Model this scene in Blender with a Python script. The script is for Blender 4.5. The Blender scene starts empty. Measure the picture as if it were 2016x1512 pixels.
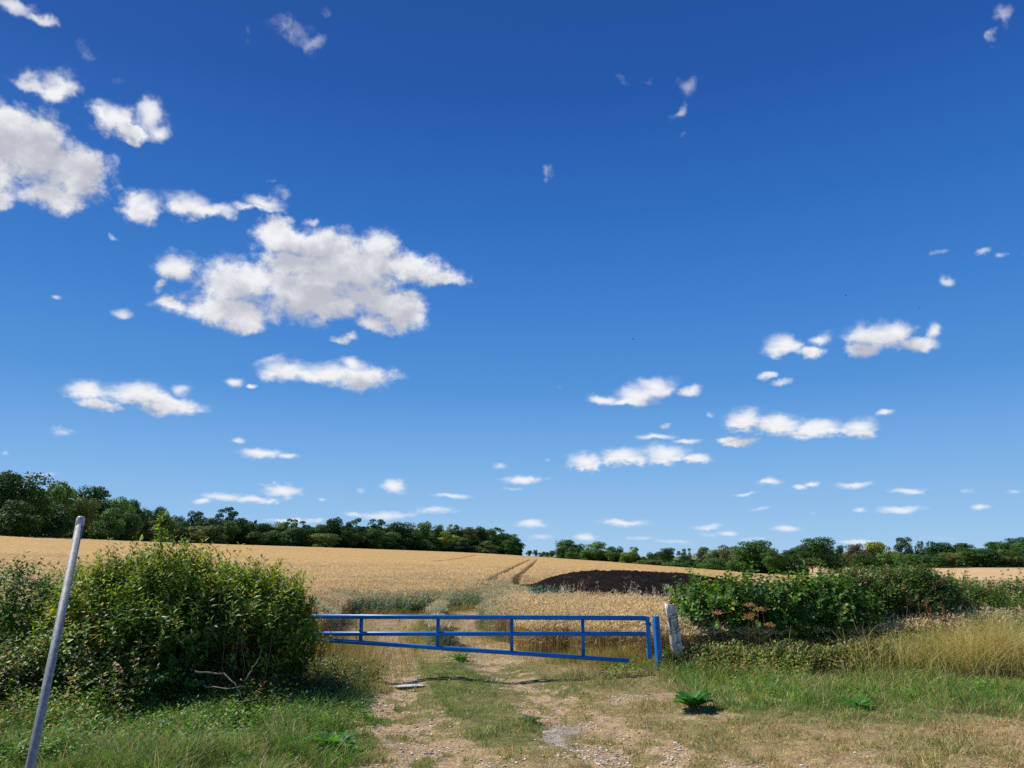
import bpy, math, random
import numpy as np
from mathutils import Vector, Matrix
SC = bpy.context.scene
COL = SC.collection
# ------------------------------------------------------------------ camera
F_PX = 1514.0; HZ_ROW = 1095.0; EYE = 1.75
PITCH = math.atan((HZ_ROW - 756.0) / F_PX)
SP, CP = math.sin(PITCH), math.cos(PITCH)
cam_data = bpy.data.cameras.new('camera'); cam = bpy.data.objects.new('camera', cam_data); COL.objects.link(cam)
cam.location = (0, 0, EYE); cam.rotation_euler = (math.pi / 2 + PITCH, 0, 0)
cam_data.sensor_width = 36.0; cam_data.lens = F_PX / 2016.0 * 36.0
cam_data.clip_start = 0.05; cam_data.clip_end = 20000
SC.camera = cam
SUN_AZ, SUN_EL = math.radians(-62), math.radians(51)      # azimuth clockwise from +Y
# ------------------------------------------------------------------ sky with clouds
def ray(px, py):
    u = (px - 1008.0) / F_PX; v = (756.0 - py) / F_PX
    return u, CP - v * SP, SP + v * CP
def azel(px, py):
    x, y, z = ray(px, py)
    return math.atan2(x, y), math.asin(z / math.sqrt(x * x + y * y + z * z))
# each cloud lobe: centre and half sizes as seen in the photograph, turned into azimuth and elevation; last = thinness 0..1
LOBES = [(60,290,125,92,0),(150,335,88,74,0),(10,255,85,62,0),(100,385,75,35,0),(-60,330,120,90,0),(-20,385,60,30,0),
(112,172,62,42,.1),(60,160,46,24,.3),(215,228,52,40,.1),(290,222,34,46,.15),(312,252,34,28,.1),(255,258,38,18,.3),
(35,12,65,24,.25),(90,38,34,18,.3),(165,95,40,34,.72),(225,145,22,20,.78),(570,58,60,36,.6),(618,85,36,24,.62),(635,18,20,38,.66),(480,80,14,14,.8),
(285,410,48,30,0),(375,403,50,32,.1),(430,415,45,18,.2),(520,400,50,22,.15),(475,412,34,14,.3),(552,378,26,22,.62),(540,352,16,8,.7),
(565,470,70,42,0),(640,488,115,48,0),(745,488,58,44,.1),(700,530,130,66,0),(822,530,75,44,0),(875,546,58,24,.1),
(485,558,112,56,0),(640,540,95,48,0),(560,520,70,36,0),(720,575,60,34,0),(590,580,125,58,0),(430,612,115,36,0),(482,640,52,24,0),(350,600,56,20,.1),(655,600,85,38,0),(350,528,52,34,.1),
(775,598,76,36,.1),(800,622,48,38,.2),(740,640,38,22,.2),(610,430,20,15,.4),(675,663,28,12,.3),(320,562,22,18,.4),(760,462,25,16,.5),
(560,728,60,26,0),(640,738,82,28,0),(722,738,68,34,0),(700,716,42,20,0),
(170,768,68,28,0),(270,772,88,32,0),(335,798,80,22,0),(200,798,55,15,0),(360,768,26,14,.3),
(460,748,24,14,.15),(498,757,16,6,.5),(118,852,34,16,.5),(242,617,22,12,.3),(112,587,18,8,.45),(228,470,18,11,.6),(300,785,30,8,.3),
(470,868,20,8,.35),(515,893,50,14,.05),(562,899,32,8,.2),(75,935,60,9,.5),(15,893,14,7,.6),
(440,978,64,14,.25),(560,966,52,17,.1),(500,984,64,11,.2),(398,987,27,9,.15),(635,982,14,6,.45),
(775,960,32,16,0),(890,975,48,8,.25),(711,963,14,11,.62),(760,1014,75,11,.25),(855,1008,62,10,.35),(700,1014,30,7,.35),(570,1028,60,8,.35),(620,1026,30,8,.4),
(1030,945,54,10,.05),(985,918,22,10,.5),(1075,910,11,9,.6),(1010,962,35,6,.55),(1047,1033,40,11,.1),(1065,1055,34,7,.45),(1230,1029,62,11,0),(1150,1057,30,10,.05),
(1395,1036,38,8,.3),(1435,1051,24,7,.2),(1400,1051,46,10,.62),(1550,1042,35,9,.1),(1690,1068,50,7,.15),(1465,972,32,6,.4),(1515,952,30,10,.2),(1575,958,26,8,.2),(1600,951,25,8,.15),(1685,956,46,9,.25),(1788,966,55,8,.25),(1497,1000,34,6,.5),
(1770,1003,66,10,.15),(1692,1001,18,7,.3),(1928,998,30,8,.2),(1905,967,30,7,.55),(1990,970,24,6,.55),(1600,1010,20,6,.65),(1260,1060,50,6,.5),(1330,1068,60,6,.5),(1480,1062,70,6,.62),(1850,1058,90,6,.68),
(1190,787,46,15,0),(1250,777,46,26,0),(1292,756,48,24,0),(1362,770,32,15,.2),(1235,792,60,10,0),
(1150,907,46,22,0),(1225,898,62,25,0),(1310,892,64,22,.05),(1372,904,36,14,.05),(1290,861,56,8,.2),(1352,868,40,8,.25),(1450,870,48,12,.1),
(1460,825,46,27,0),(1530,835,62,28,0),(1612,842,72,25,0),(1692,838,50,24,0),(1745,815,28,10,.2),(1402,815,14,10,.55),(1310,838,14,8,.7),
(1505,740,27,9,.3),(1540,755,33,9,.35),(1105,760,12,6,.7),
(1545,675,48,27,0),(1592,692,34,17,.1),(1612,665,32,18,.1),
(1708,660,64,35,.05),(1760,655,42,32,.1),(1700,692,48,18,.25),(1812,678,50,18,.25),(1840,650,24,19,.05),
(1862,552,26,15,.35),(1942,497,22,11,.5),(1850,497,22,9,.6),(1972,506,11,7,.5),(2012,495,12,10,.4),
(1360,165,32,38,.6),(1338,212,24,18,.5),(1230,165,28,20,.72),(1275,160,20,14,.75),(1082,337,18,15,.6),(1970,38,22,46,.55),(1955,70,16,14,.5),(990,245,24,12,.82),
(1340,262,10,10,.72)]
world = bpy.data.worlds.new("World"); SC.world = world; world.use_nodes = True
nt = world.node_tree; nt.nodes.clear()
def N(tree, typ, **kw):
    n = tree.nodes.new(typ)
    for k, v in kw.items():
        if k.startswith('i_'):
            key = k[2:]; key = int(key) if key.isdigit() else key
            n.inputs[key].default_value = v
        else: setattr(n, k, v)
    return n
def M(tree, op, a, b=None, c=None, clamp=False):
    n = tree.nodes.new('ShaderNodeMath'); n.operation = op; n.use_clamp = clamp
    for i, s in enumerate((a, b, c)):
        if s is None: continue
        if isinstance(s, (int, float)): n.inputs[i].default_value = s
        else: tree.links.new(s, n.inputs[i])
    return n.outputs[0]
def VM(tree, op, a, b=None, c=None, out=0):
    n = tree.nodes.new('ShaderNodeVectorMath'); n.operation = op
    for i, s in enumerate((a, b, c)):
        if s is None: continue
        if isinstance(s, (tuple, list)): n.inputs[i].default_value = s
        elif isinstance(s, (int, float)): n.inputs['Scale'].default_value = s
        else: tree.links.new(s, n.inputs[i])
    return n.outputs[out]
def MIXC(tree, f, a, b, blend='MIX'):
    n = tree.nodes.new('ShaderNodeMix'); n.data_type = 'RGBA'; n.blend_type = blend
    for i, s in ((0, f), (6, a), (7, b)):
        if isinstance(s, (int, float)): n.inputs[i].default_value = s
        elif isinstance(s, (tuple, list, np.ndarray)): n.inputs[i].default_value = (*[float(v) for v in s[:3]], 1)
        else: tree.links.new(s, n.inputs[i])
    return n.outputs[2]
def SMOOTH(tree, v, lo, hi, a=0.0, b=1.0):
    n = tree.nodes.new('ShaderNodeMapRange'); n.interpolation_type = 'SMOOTHSTEP'
    tree.links.new(v, n.inputs[0])
    for i, s in ((1, lo), (2, hi), (3, a), (4, b)): n.inputs[i].default_value = s
    return n.outputs[0]
L = nt.links.new
tc = N(nt, 'ShaderNodeTexCoord')
sep = N(nt, 'ShaderNodeSeparateXYZ'); L(tc.outputs['Generated'], sep.inputs[0])
az = M(nt, 'ARCTAN2', sep.outputs[0], sep.outputs[1])
el = M(nt, 'ARCSINE', sep.outputs[2])
P0 = N(nt, 'ShaderNodeCombineXYZ'); L(az, P0.inputs[0]); L(el, P0.inputs[1])
# noise coordinates: finer towards the horizon, where the clouds are farther away
den = M(nt, 'ADD', M(nt, 'MAXIMUM', el, 0.0), 0.16)
lowsky = SMOOTH(nt, el, 0.07, 0.26, 1.0, 0.0)
def noise(scale, detail, rough=0.55, off=0.0, lac=2.0, flat=1.15):
    n = N(nt, 'ShaderNodeTexNoise', noise_dimensions='3D'); n.inputs['Scale'].default_value = scale
    n.inputs['Detail'].default_value = detail; n.inputs['Roughness'].default_value = rough; n.inputs['Lacunarity'].default_value = lac
    s = VM(nt, 'MULTIPLY_ADD', P0.outputs[0], (1, flat, 0), (off, off * 0.7, off * 1.3)); L(s, n.inputs['Vector']); return n
nw = noise(21.0, 4, 0.55, 3.1)
warp = VM(nt, 'MULTIPLY', VM(nt, 'SUBTRACT', nw.outputs['Color'], (0.5, 0.5, 0.5)), (1, 1, 0))
wamp = M(nt, 'MULTIPLY', den, 0.075)
wn = nt.nodes.new('ShaderNodeVectorMath'); wn.operation = 'SCALE'; L(warp, wn.inputs[0]); L(wamp, wn.inputs['Scale'])
P = VM(nt, 'ADD', P0.outputs[0], wn.outputs[0])
def field(Pv, lobes):
    cur = None
    for (px, py, rx, ry, thin) in lobes:
        a0, e0 = azel(px, py)
        ra = abs(azel(px + rx, py)[0] - azel(px - rx, py)[0]) / 2; re = abs(azel(px, py - ry)[1] - azel(px, py + ry)[1]) / 2
        ra *= 1.12; re *= 1.12
        v = VM(nt, 'MULTIPLY_ADD', Pv, (1 / ra, 1 / re, 0), (-a0 / ra, -e0 / re, thin * 1.0))
        r = VM(nt, 'LENGTH', v, out=1)
        cur = r if cur is None else M(nt, 'SMOOTH_MIN', cur, r, 0.22)
    return M(nt, 'SUBTRACT', 1.0, cur)
Pup = VM(nt, 'ADD', P, (-0.008, 0.024, 0))
n1 = noise(34.0, 8, 0.66, 7.7); n1b = noise(105.0, 6, 0.64, 5.2, flat=1.9)
n2 = noise(13.0, 4, 0.5, 1.3)
_m = N(nt, 'ShaderNodeMix'); L(lowsky, _m.inputs[0]); L(n1.outputs['Fac'], _m.inputs[2]); L(n1b.outputs['Fac'], _m.inputs[3]); n1c = M(nt, 'SUBTRACT', _m.outputs[0], 0.5); n2c = M(nt, 'SUBTRACT', n2.outputs['Fac'], 0.5)
thick = SMOOTH(nt, el, -0.01, 0.10, 0.72, 0.97)            # far cloud pale and thin towards the horizon
sky = N(nt, 'ShaderNodeTexSky', sky_type='NISHITA'); sky.sun_disc = False
sky.sun_elevation = SUN_EL; sky.sun_rotation = SUN_AZ; sky.altitude = 100; sky.air_density = 1.0; sky.dust_density = 0.35; sky.ozone_density = 2.0
# clear summer air: the measured blue falls off with elevation; the model sky adds its variation round the sun
SKYCOL = [(-4, '#a6c8e6'), (0.3, '#a3cbee'), (3, '#90bfec'), (7, '#76aee6'), (12, '#5494da'), (18, '#3f81cf'), (25, '#2f6dbf'), (33, '#2458aa'), (45, '#1f4c94'), (80, '#173c7c')]
def lin(h):
    c = [int(h[i:i + 2], 16) / 255 for i in (1, 3, 5)]
    return [((x + .055) / 1.055) ** 2.4 if x > .04045 else x / 12.92 for x in c]
ramp = N(nt, 'ShaderNodeValToRGB'); er = ramp.color_ramp
while len(er.elements) < len(SKYCOL): er.elements.new(0.5)
for e_, (d_, h_) in zip(er.elements, SKYCOL): e_.position = (d_ + 10) / 90; e_.color = (*lin(h_), 1)
L(M(nt, 'DIVIDE', M(nt, 'ADD', M(nt, 'MULTIPLY', el, 57.2958), 10.0), 90.0), ramp.inputs[0])
hs = N(nt, 'ShaderNodeHueSaturation'); hs.inputs['Hue'].default_value = 0.506; hs.inputs['Saturation'].default_value = 1.22; hs.inputs['Value'].default_value = 1.0
L(sky.outputs[0], hs.inputs['Color'])
SKY_STR = 0.1
clear = nt.nodes.new('ShaderNodeVectorMath'); clear.operation = 'SCALE'; L(ramp.outputs[0], clear.inputs[0]); clear.inputs['Scale'].default_value = 10.0
blue = MIXC(nt, 0.05, clear.outputs[0], hs.outputs[0])
def background(c):
    n = N(nt, 'ShaderNodeBackground'); L(c, n.inputs[0]); n.inputs[1].default_value = SKY_STR; return n.outputs[0]
def cell(lobes):
    if not lobes: return background(blue)
    Fd = field(P, lobes)
    Fn = M(nt, 'ADD', M(nt, 'ADD', Fd, M(nt, 'MULTIPLY', n1c, 1.42)), M(nt, 'MULTIPLY', n2c, 0.35))
    big = [l for l in lobes if l[2] >= 40 and l[3] >= 14 and l[4] <= .15]
    Fu = field(Pup, big) if big else None; body = M(nt, 'POWER', SMOOTH(nt, Fd, -0.32, 0.98), 1.7)
    if big: body = M(nt, 'MAXIMUM', body, SMOOTH(nt, Fu, -0.80, -0.05))
    alpha = M(nt, 'MULTIPLY', M(nt, 'MULTIPLY', SMOOTH(nt, Fn, 0.04, 0.64), body), thick)
    sh = M(nt, 'ADD', M(nt, 'MULTIPLY', n1c, -2.0), M(nt, 'MULTIPLY', n2c, 1.8))
    sh = M(nt, 'ADD', sh, Fu if big else -0.3)
    white = MIXC(nt, SMOOTH(nt, sh, -0.30, 1.05), (9.2, 9.25, 9.4), (5.2, 5.35, 6.0))
    return background(MIXC(nt, alpha, blue, white))
def near(l, a0, a1, e0, e1):
    a, e = azel(l[0], l[1]); ra = l[2] / F_PX * 1.9 + .035; re = l[3] / F_PX * 1.9 + .05
    return a + ra > a0 and a - ra < a1 and e + re > e0 and e - re < e1
def split(a0, a1, e0, e1, lobes, depth):
    lobes = [l for l in lobes if near(l, a0, a1, e0, e1)]
    if depth == 0 or len(lobes) < 9: return cell(lobes)
    horiz = (a1 - a0) > (e1 - e0) * 1.3
    m = (a0 + a1) / 2 if horiz else (e0 + e1) / 2
    lo = split(a0, m, e0, e1, lobes, depth - 1) if horiz else split(a0, a1, e0, m, lobes, depth - 1)
    hi = split(m, a1, e0, e1, lobes, depth - 1) if horiz else split(a0, a1, m, e1, lobes, depth - 1)
    mx = N(nt, 'ShaderNodeMixShader'); L(M(nt, 'GREATER_THAN', az if horiz else el, m), mx.inputs[0]); L(lo, mx.inputs[1]); L(hi, mx.inputs[2])
    return mx.outputs[0]
front = split(-.72, .72, -.02, .74, LOBES, 3)
inside = M(nt, 'MULTIPLY', M(nt, 'LESS_THAN', M(nt, 'ABSOLUTE', az), .80), M(nt, 'LESS_THAN', M(nt, 'ABSOLUTE', M(nt, 'SUBTRACT', el, .38)), .42))
mx = N(nt, 'ShaderNodeMixShader'); L(inside, mx.inputs[0]); L(background(blue), mx.inputs[1]); L(front, mx.inputs[2])
wo = N(nt, 'ShaderNodeOutputWorld'); L(mx.outputs[0], wo.inputs[0])
world.cycles.sampling_method = 'NONE'
sd = bpy.data.lights.new('sun', 'SUN'); sd.energy = 4.8; sd.angle = math.radians(0.53); sd.color = (1.0, 0.955, 0.88)
sun = bpy.data.objects.new('sun', sd); COL.objects.link(sun)
sun_dir = Vector((math.sin(SUN_AZ) * math.cos(SUN_EL), math.cos(SUN_AZ) * math.cos(SUN_EL), math.sin(SUN_EL)))
sun.rotation_euler = sun_dir.to_track_quat('Z', 'Y').to_euler()
SC.view_settings.view_transform = 'Standard'; SC.view_settings.look = 'None'
SC.view_settings.exposure = 0.0; SC.view_settings.gamma = 1.0
SC.cycles.use_denoising = False
SC.cycles.max_bounces = 6; SC.cycles.diffuse_bounces = 3; SC.cycles.transmission_bounces = 4; SC.cycles.transparent_max_bounces = 8
# ------------------------------------------------------------------ helpers
R = np.random.default_rng(7)
def vnoise(x, y, z=0.0, seed=0):
    x, y, z = np.broadcast_arrays(np.asarray(x, float), np.asarray(y, float), np.asarray(z, float))
    xi, yi, zi = np.floor(x).astype(np.int64), np.floor(y).astype(np.int64), np.floor(z).astype(np.int64)
    fx, fy, fz = x - xi, y - yi, z - zi
    fx, fy, fz = fx * fx * (3 - 2 * fx), fy * fy * (3 - 2 * fy), fz * fz * (3 - 2 * fz)
    def h(a, b, c):
        n = (a * 374761393 + b * 668265263 + c * 2147483647 + seed * 974711) & 0xffffffff
        n = ((n ^ (n >> 13)) * 1274126177) & 0xffffffff
        return ((n ^ (n >> 16)) & 0xffff) / 65535.0
    r = 0
    for a in (0, 1):
        for b in (0, 1):
            for c in (0, 1):
                r = r + h(xi + a, yi + b, zi + c) * (fx if a else 1 - fx) * (fy if b else 1 - fy) * (fz if c else 1 - fz)
    return r
def fbm(x, y, z=0.0, octaves=4, seed=0):
    s = 0; a = 1; t = 0
    for i in range(octaves):
        s = s + a * vnoise(np.asarray(x) * 2 ** i, np.asarray(y) * 2 ** i, np.asarray(z) * 2 ** i, seed + i); t += a; a *= .5
    return s / t
def sstep(v, a, b):
    t = np.clip((v - a) / (b - a), 0, 1); return t * t * (3 - 2 * t)
def rgb(h): return np.array(lin(h))
def tag(o, label=None, cat=None, group=None, kind=None):
    if label: o['label'] = label
    if cat: o['category'] = cat
    if group: o['group'] = group
    if kind: o['kind'] = kind
    return o
def empty(name, loc=(0, 0, 0)):
    o = bpy.data.objects.new(name, None); COL.objects.link(o); o.location = loc; o.empty_display_size = .3; return o
class Geo:
    """collects vertices, faces and a colour for every vertex, then links them as one mesh object"""
    def __init__(s): s.V = []; s.F = []; s.C = []; s.n = 0
    def add(s, V, F, C=(1, 1, 1)):
        V = np.asarray(V, float).reshape(-1, 3); C = np.asarray(C, float)
        if C.ndim == 1: C = np.tile(C, (len(V), 1))
        for f in (F if isinstance(F, list) else [F]):
            f = np.asarray(f, np.int64); s.F.append(f + s.n)
        s.V.append(V); s.C.append(C); s.n += len(V); return s
    def mesh(s, name, smooth=True):
        V = np.concatenate(s.V); C = np.concatenate(s.C)
        me = bpy.data.meshes.new(name); me.vertices.add(len(V)); me.vertices.foreach_set('co', V.astype(np.float32).ravel())
        tot = np.concatenate([np.full(len(f), f.shape[1]) for f in s.F]); idx = np.concatenate([f.ravel() for f in s.F])
        me.loops.add(len(idx)); me.loops.foreach_set('vertex_index', idx.astype(np.int32))
        st = np.zeros(len(tot), np.int32); st[1:] = np.cumsum(tot)[:-1]
        me.polygons.add(len(tot)); me.polygons.foreach_set('loop_start', st)
        try: me.polygons.foreach_set('loop_total', tot.astype(np.int32))
        except Exception: pass
        me.polygons.foreach_set('use_smooth', np.full(len(tot), smooth))
        a = me.color_attributes.new('col', 'FLOAT_COLOR', 'POINT')
        a.data.foreach_set('color', np.concatenate([C, np.ones((len(C), 1))], 1).astype(np.float32).ravel())
        me.update(calc_edges=True); me.validate(); return me
    def obj(s, name, mat, parent=None, smooth=True):
        me = s.mesh(name, smooth); me.materials.append(mat)
        o = bpy.data.objects.new(name, me); COL.objects.link(o)
        if parent:
            o.parent = parent; o.matrix_parent_inverse = Matrix.Translation(-Vector(parent.location))
        return o
def norm(v): return v / np.maximum(np.linalg.norm(v, axis=-1, keepdims=True), 1e-9)
def rdir(n): return norm(R.normal(size=(n, 3)))
LEAF = {  # along, across, up
 'lance': (np.array([(0, 0, 0), (.5, 0, -.05), (1, 0, -.16), (.42, .5, .05), (.42, -.5, .05)]), np.array([(0, 1, 3), (1, 2, 3), (0, 4, 1), (1, 4, 2)])),
 'round': (np.array([(0, 0, 0), (.2, .42, .05), (.62, .47, .03), (1, 0, -.12), (.62, -.47, .03), (.2, -.42, .05), (.5, 0, -.06)]), np.array([(6, 0, 1), (6, 1, 2), (6, 2, 3), (6, 3, 4), (6, 4, 5), (6, 5, 0)])),
 'clump': (np.array([(0, .1, 0), (.5, .55, .1), (1, .15, -.05), (.8, -.45, .05), (.25, -.5, .1)]), np.array([(0, 1, 2, 3, 4)])),
}
def leaves(g, pos, d, up, Ln, Wd, col, kind='lance'):
    T, F = LEAF[kind]; n = len(pos); d = norm(d); side = norm(np.cross(d, up)); nr = np.cross(side, d)
    Ln = np.broadcast_to(Ln, (n,)); Wd = np.broadcast_to(Wd, (n,))
    V = (pos[:, None] + T[None, :, 0, None] * (Ln[:, None] * d)[:, None] + T[None, :, 1, None] * (Wd[:, None] * side)[:, None] + T[None, :, 2, None] * (Ln[:, None] * nr)[:, None])
    Fa = (F[None] + (np.arange(n) * len(T))[:, None, None]).reshape(-1, F.shape[1])
    g.add(V.reshape(-1, 3), Fa, np.repeat(np.broadcast_to(col, (n, 3)), len(T), 0))
def blades(g, pos, az_, h, w, lean, col, tipcol=None, seg=2):
    n = len(pos); h = np.broadcast_to(h, (n,)); w = np.broadcast_to(w, (n,)); lean = np.broadcast_to(lean, (n,))
    d = np.stack([np.cos(az_), np.sin(az_), np.zeros(n)], 1); face = R.uniform(0, math.tau, n)
    side = np.stack([np.cos(face), np.sin(face), np.zeros(n)], 1)
    vs = []; cs = []; col = np.broadcast_to(col, (n, 3)); tipcol = col if tipcol is None else np.broadcast_to(tipcol, (n, 3))
    for k in range(seg + 1):
        t = k / seg; c = pos + d * (h * lean * t ** 1.8)[:, None]; c = c + np.array([0, 0, 1]) * (h * t * (1 - .35 * lean * t))[:, None]
        cc = col * (1 - t) + tipcol * t
        if k < seg: ww = (w * (1 - .45 * t) / 2)[:, None]; vs += [c - side * ww, c + side * ww]; cs += [cc, cc]
        else: vs.append(c); cs.append(cc)
    V = np.stack(vs, 1); m = V.shape[1]; base = (np.arange(n) * m)[:, None]
    F = [base + np.array([[2 * k, 2 * k + 1, 2 * k + 3, 2 * k + 2]]) for k in range(seg - 1)] + [base + np.array([[2 * seg - 2, 2 * seg - 1, 2 * seg]])]
    g.add(V.reshape(-1, 3), F, np.stack(cs, 1).reshape(-1, 3))
def tube(g, pts, rad, k=6, col=(1, 1, 1), cap=True):
    pts = np.asarray(pts, float); n = len(pts); rad = np.broadcast_to(rad, (n,)); t = norm(np.gradient(pts, axis=0))
    ref = np.array([0, 0, 1.0]) if abs(t[0][2]) < .9 else np.array([1.0, 0, 0])
    a = norm(np.cross(t, ref)); b = np.cross(t, a); th = np.arange(k) / k * math.tau
    V = pts[:, None] + rad[:, None, None] * (np.cos(th)[None, :, None] * a[:, None] + np.sin(th)[None, :, None] * b[:, None])
    F = np.array([(i * k + j, i * k + (j + 1) % k, (i + 1) * k + (j + 1) % k, (i + 1) * k + j) for i in range(n - 1) for j in range(k)])
    fs = [F]
    if cap: fs += [np.array([[j for j in range(k)][::-1]]), np.array([[(n - 1) * k + j for j in range(k)]])]
    g.add(V.reshape(-1, 3), fs, col)
def box(g, c, s, col=(1, 1, 1), rot=None):
    V = np.array([(x, y, z) for x in (-.5, .5) for y in (-.5, .5) for z in (-.5, .5)]) * np.array(s)
    if rot is not None: V = V @ np.array(rot).T
    g.add(V + np.array(c), np.array([(0, 1, 3, 2), (4, 6, 7, 5), (0, 4, 5, 1), (2, 3, 7, 6), (0, 2, 6, 4), (1, 5, 7, 3)]), col)
def material(name, rough=.7, spec=.3, trans=0.0, tint=(1, 1, 1), objcol=False, bump=None, noise_amt=.25, noise_scale=6.0, metallic=0.0, attr=True, hsat=1.15):
    m = bpy.data.materials.new(name); m.use_nodes = True; t = m.node_tree; p = t.nodes['Principled BSDF']
    p.inputs['Roughness'].default_value = rough; p.inputs['Specular IOR Level'].default_value = spec; p.inputs['Metallic'].default_value = metallic
    if attr:
        at = t.nodes.new('ShaderNodeAttribute'); at.attribute_name = 'col'; c = at.outputs['Color']
        c = MIXC(t, 1.0, c, tint, 'MULTIPLY')
    else:
        rg = t.nodes.new('ShaderNodeRGB'); rg.outputs[0].default_value = (*tint, 1); c = rg.outputs[0]
    if objcol:
        oi = t.nodes.new('ShaderNodeObjectInfo'); c = MIXC(t, 1.0, c, oi.outputs['Color'], 'MULTIPLY')
    geo = t.nodes.new('ShaderNodeNewGeometry')
    if noise_amt:
        nz = t.nodes.new('ShaderNodeTexNoise'); nz.inputs['Scale'].default_value = noise_scale; nz.inputs['Detail'].default_value = 5
        t.links.new(geo.outputs['Position'], nz.inputs['Vector'])
        c = MIXC(t, 1.0, c, SMOOTH(t, nz.outputs['Fac'], .3, .7, 1 - noise_amt, 1 + noise_amt), 'MULTIPLY')
    t.links.new(c, p.inputs['Base Color'])
    if bump:
        nb = t.nodes.new('ShaderNodeTexNoise'); nb.inputs['Scale'].default_value = bump[0]; nb.inputs['Detail'].default_value = 6; t.links.new(geo.outputs['Position'], nb.inputs['Vector'])
        b = t.nodes.new('ShaderNodeBump'); b.inputs['Strength'].default_value = bump[1]; b.inputs['Distance'].default_value = bump[2]
        t.links.new(nb.outputs['Fac'], b.inputs['Height']); t.links.new(b.outputs[0], p.inputs['Normal'])
    if trans:
        tr = t.nodes.new('ShaderNodeBsdfTranslucent'); mx_ = t.nodes.new('ShaderNodeMixShader'); mx_.inputs[0].default_value = trans
        hv = t.nodes.new('ShaderNodeHueSaturation'); hv.inputs['Hue'].default_value = .49 if hsat > 1 else .5; hv.inputs['Saturation'].default_value = hsat; hv.inputs['Value'].default_value = 1.25
        t.links.new(c, hv.inputs['Color']); t.links.new(hv.outputs[0], tr.inputs[0])
        t.links.new(p.outputs[0], mx_.inputs[1]); t.links.new(tr.outputs[0], mx_.inputs[2])
        t.links.new(mx_.outputs[0], t.nodes['Material Output'].inputs[0])
    return m
# ------------------------------------------------------------------ terrain
def elev(px, row):
    x, y, z = ray(px, row); return z / y
def xof(px, row=1100):
    x, y, z = ray(px, row); return x / y
def crest(px):
    return np.interp(px, [-900, 0, 200, 350, 700, 1030, 1060, 1280, 1400, 1500, 1700, 2016, 2900], [160, 185, 250, 315, 350, 430, 450, 330, 280, 235, 200, 190, 180])
SKYROW = ([-900, 0, 200, 350, 700, 1000, 1060, 1280, 1400, 1500], [1000, 1050, 1057, 1066, 1078, 1090, 1097, 1112, 1124, 1136])
TP = np.arange(-900, 2940, 40.0); TD = np.exp(np.linspace(math.log(10), math.log(6000), 110))
TZ = np.zeros((len(TP), len(TD)))
for i, px in enumerate(TP):
    rc = crest(px)
    if px <= 1500:
        zc = EYE - .75 + elev(px, np.interp(px, *SKYROW)) * rc
        t = np.clip((TD - 16) / (rc - 16), 0, None)
        z = np.where(t < 1, zc * t ** 1.28, zc + 0 * t)
        if px > 1280: z = np.where(t > 1, np.interp(TD, [rc, 300, 430, 700, 6000], [zc, EYE + elev(px, 1127) * 300, EYE + elev(px, 1116) * 430, EYE + elev(px, 1104) * 700, -2]), z)
        TZ[i] = z
    else:
        ds = [16, 60, 130, 200, 270, 420, 620, 1000, 6000]
        rows = {1520: (1150, 1142, 1138, 1129, 1113, 1108, 1100), 1760: (1150, 1144, 1140, 1131, 1117, 1108, 1098), 2016: (1150, 1144, 1140, 1134, 1118, 1100, 1088), 2900: (1150, 1142, 1138, 1132, 1112, 1085, 1060)}
        ks = sorted(rows); rr = [np.interp(px, ks, [rows[k][j] for k in ks]) for j in range(7)]
        zs = [0] + [EYE - .5 + elev(px, rr[j]) * ds[j + 1] for j in range(7)]; zs.append(zs[-1])
        TZ[i] = np.interp(TD, ds, zs)
k5 = np.array([1, 4, 6, 4, 1.]) / 16
for _ in range(2):
    P_ = np.pad(TZ, ((2, 2), (0, 0)), 'edge'); TZ = sum(k5[j] * P_[j:j + TZ.shape[0]] for j in range(5))
    P_ = np.pad(TZ, ((0, 0), (2, 2)), 'edge'); TZ = sum(k5[j] * P_[:, j:j + TZ.shape[1]] for j in range(5))
def track_x(y): return np.interp(y, [4, 7.3, 9.8, 12, 14, 19.5, 27], [.75, .30, -.38, -.85, -1.25, -1.95, -2.3])
def terr(x, y):
    x = np.asarray(x, float); y = np.asarray(y, float)
    yy = np.maximum(y, 8.0); px = 1008 + x / np.maximum(yy, np.abs(x) * .45) * 1478.0     # pixel column scale only orders the table by bearing
    fi = np.clip((px - TP[0]) / 40.0, 0, len(TP) - 1.001); d = np.clip(np.maximum(yy, np.abs(x) * .45), TD[0], TD[-1] * .999)
    fj = np.clip(np.log(d / TD[0]) / math.log(TD[1] / TD[0]), 0, len(TD) - 1.001)
    i = fi.astype(int); j = fj.astype(int); a = fi - i; b = fj - j
    z = TZ[i, j] * (1 - a) * (1 - b) + TZ[i + 1, j] * a * (1 - b) + TZ[i, j + 1] * (1 - a) * b + TZ[i + 1, j + 1] * a * b
    z = z * sstep(y, 10, 20)
    n = 1 - sstep(np.hypot(x, y), 26, 40)
    c = track_x(y); tw = (1 - sstep(y, 24, 27))
    for s in (-.82, .82): z = z - .055 * np.exp(-((x - c - s) / .38) ** 2) * n * tw
    z = z + n * ((fbm(x * .5, y * .5, 0, 3, 5) - .5) * .10 + (fbm(x * 4, y * 4, 0, 3, 9) - .5) * .03 - .01)
    z = z + n * .07 * sstep(np.abs(x - c), 1.6, 3.2)
    return z
def T(px, row, h=0.0, y0=5.0, y1=900.0):
    """point where the ray through a pixel meets the terrain raised by h"""
    e = elev(px, row); u = xof(px, row); ys = np.exp(np.linspace(math.log(y0), math.log(y1), 1500))
    f = EYE + e * ys - terr(u * ys, ys) - h; k = np.where(f < 0)[0]
    y = ys[k[0]] if len(k) else y1
    return np.array([u * y, y, float(terr(u * y, y))])
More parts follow.
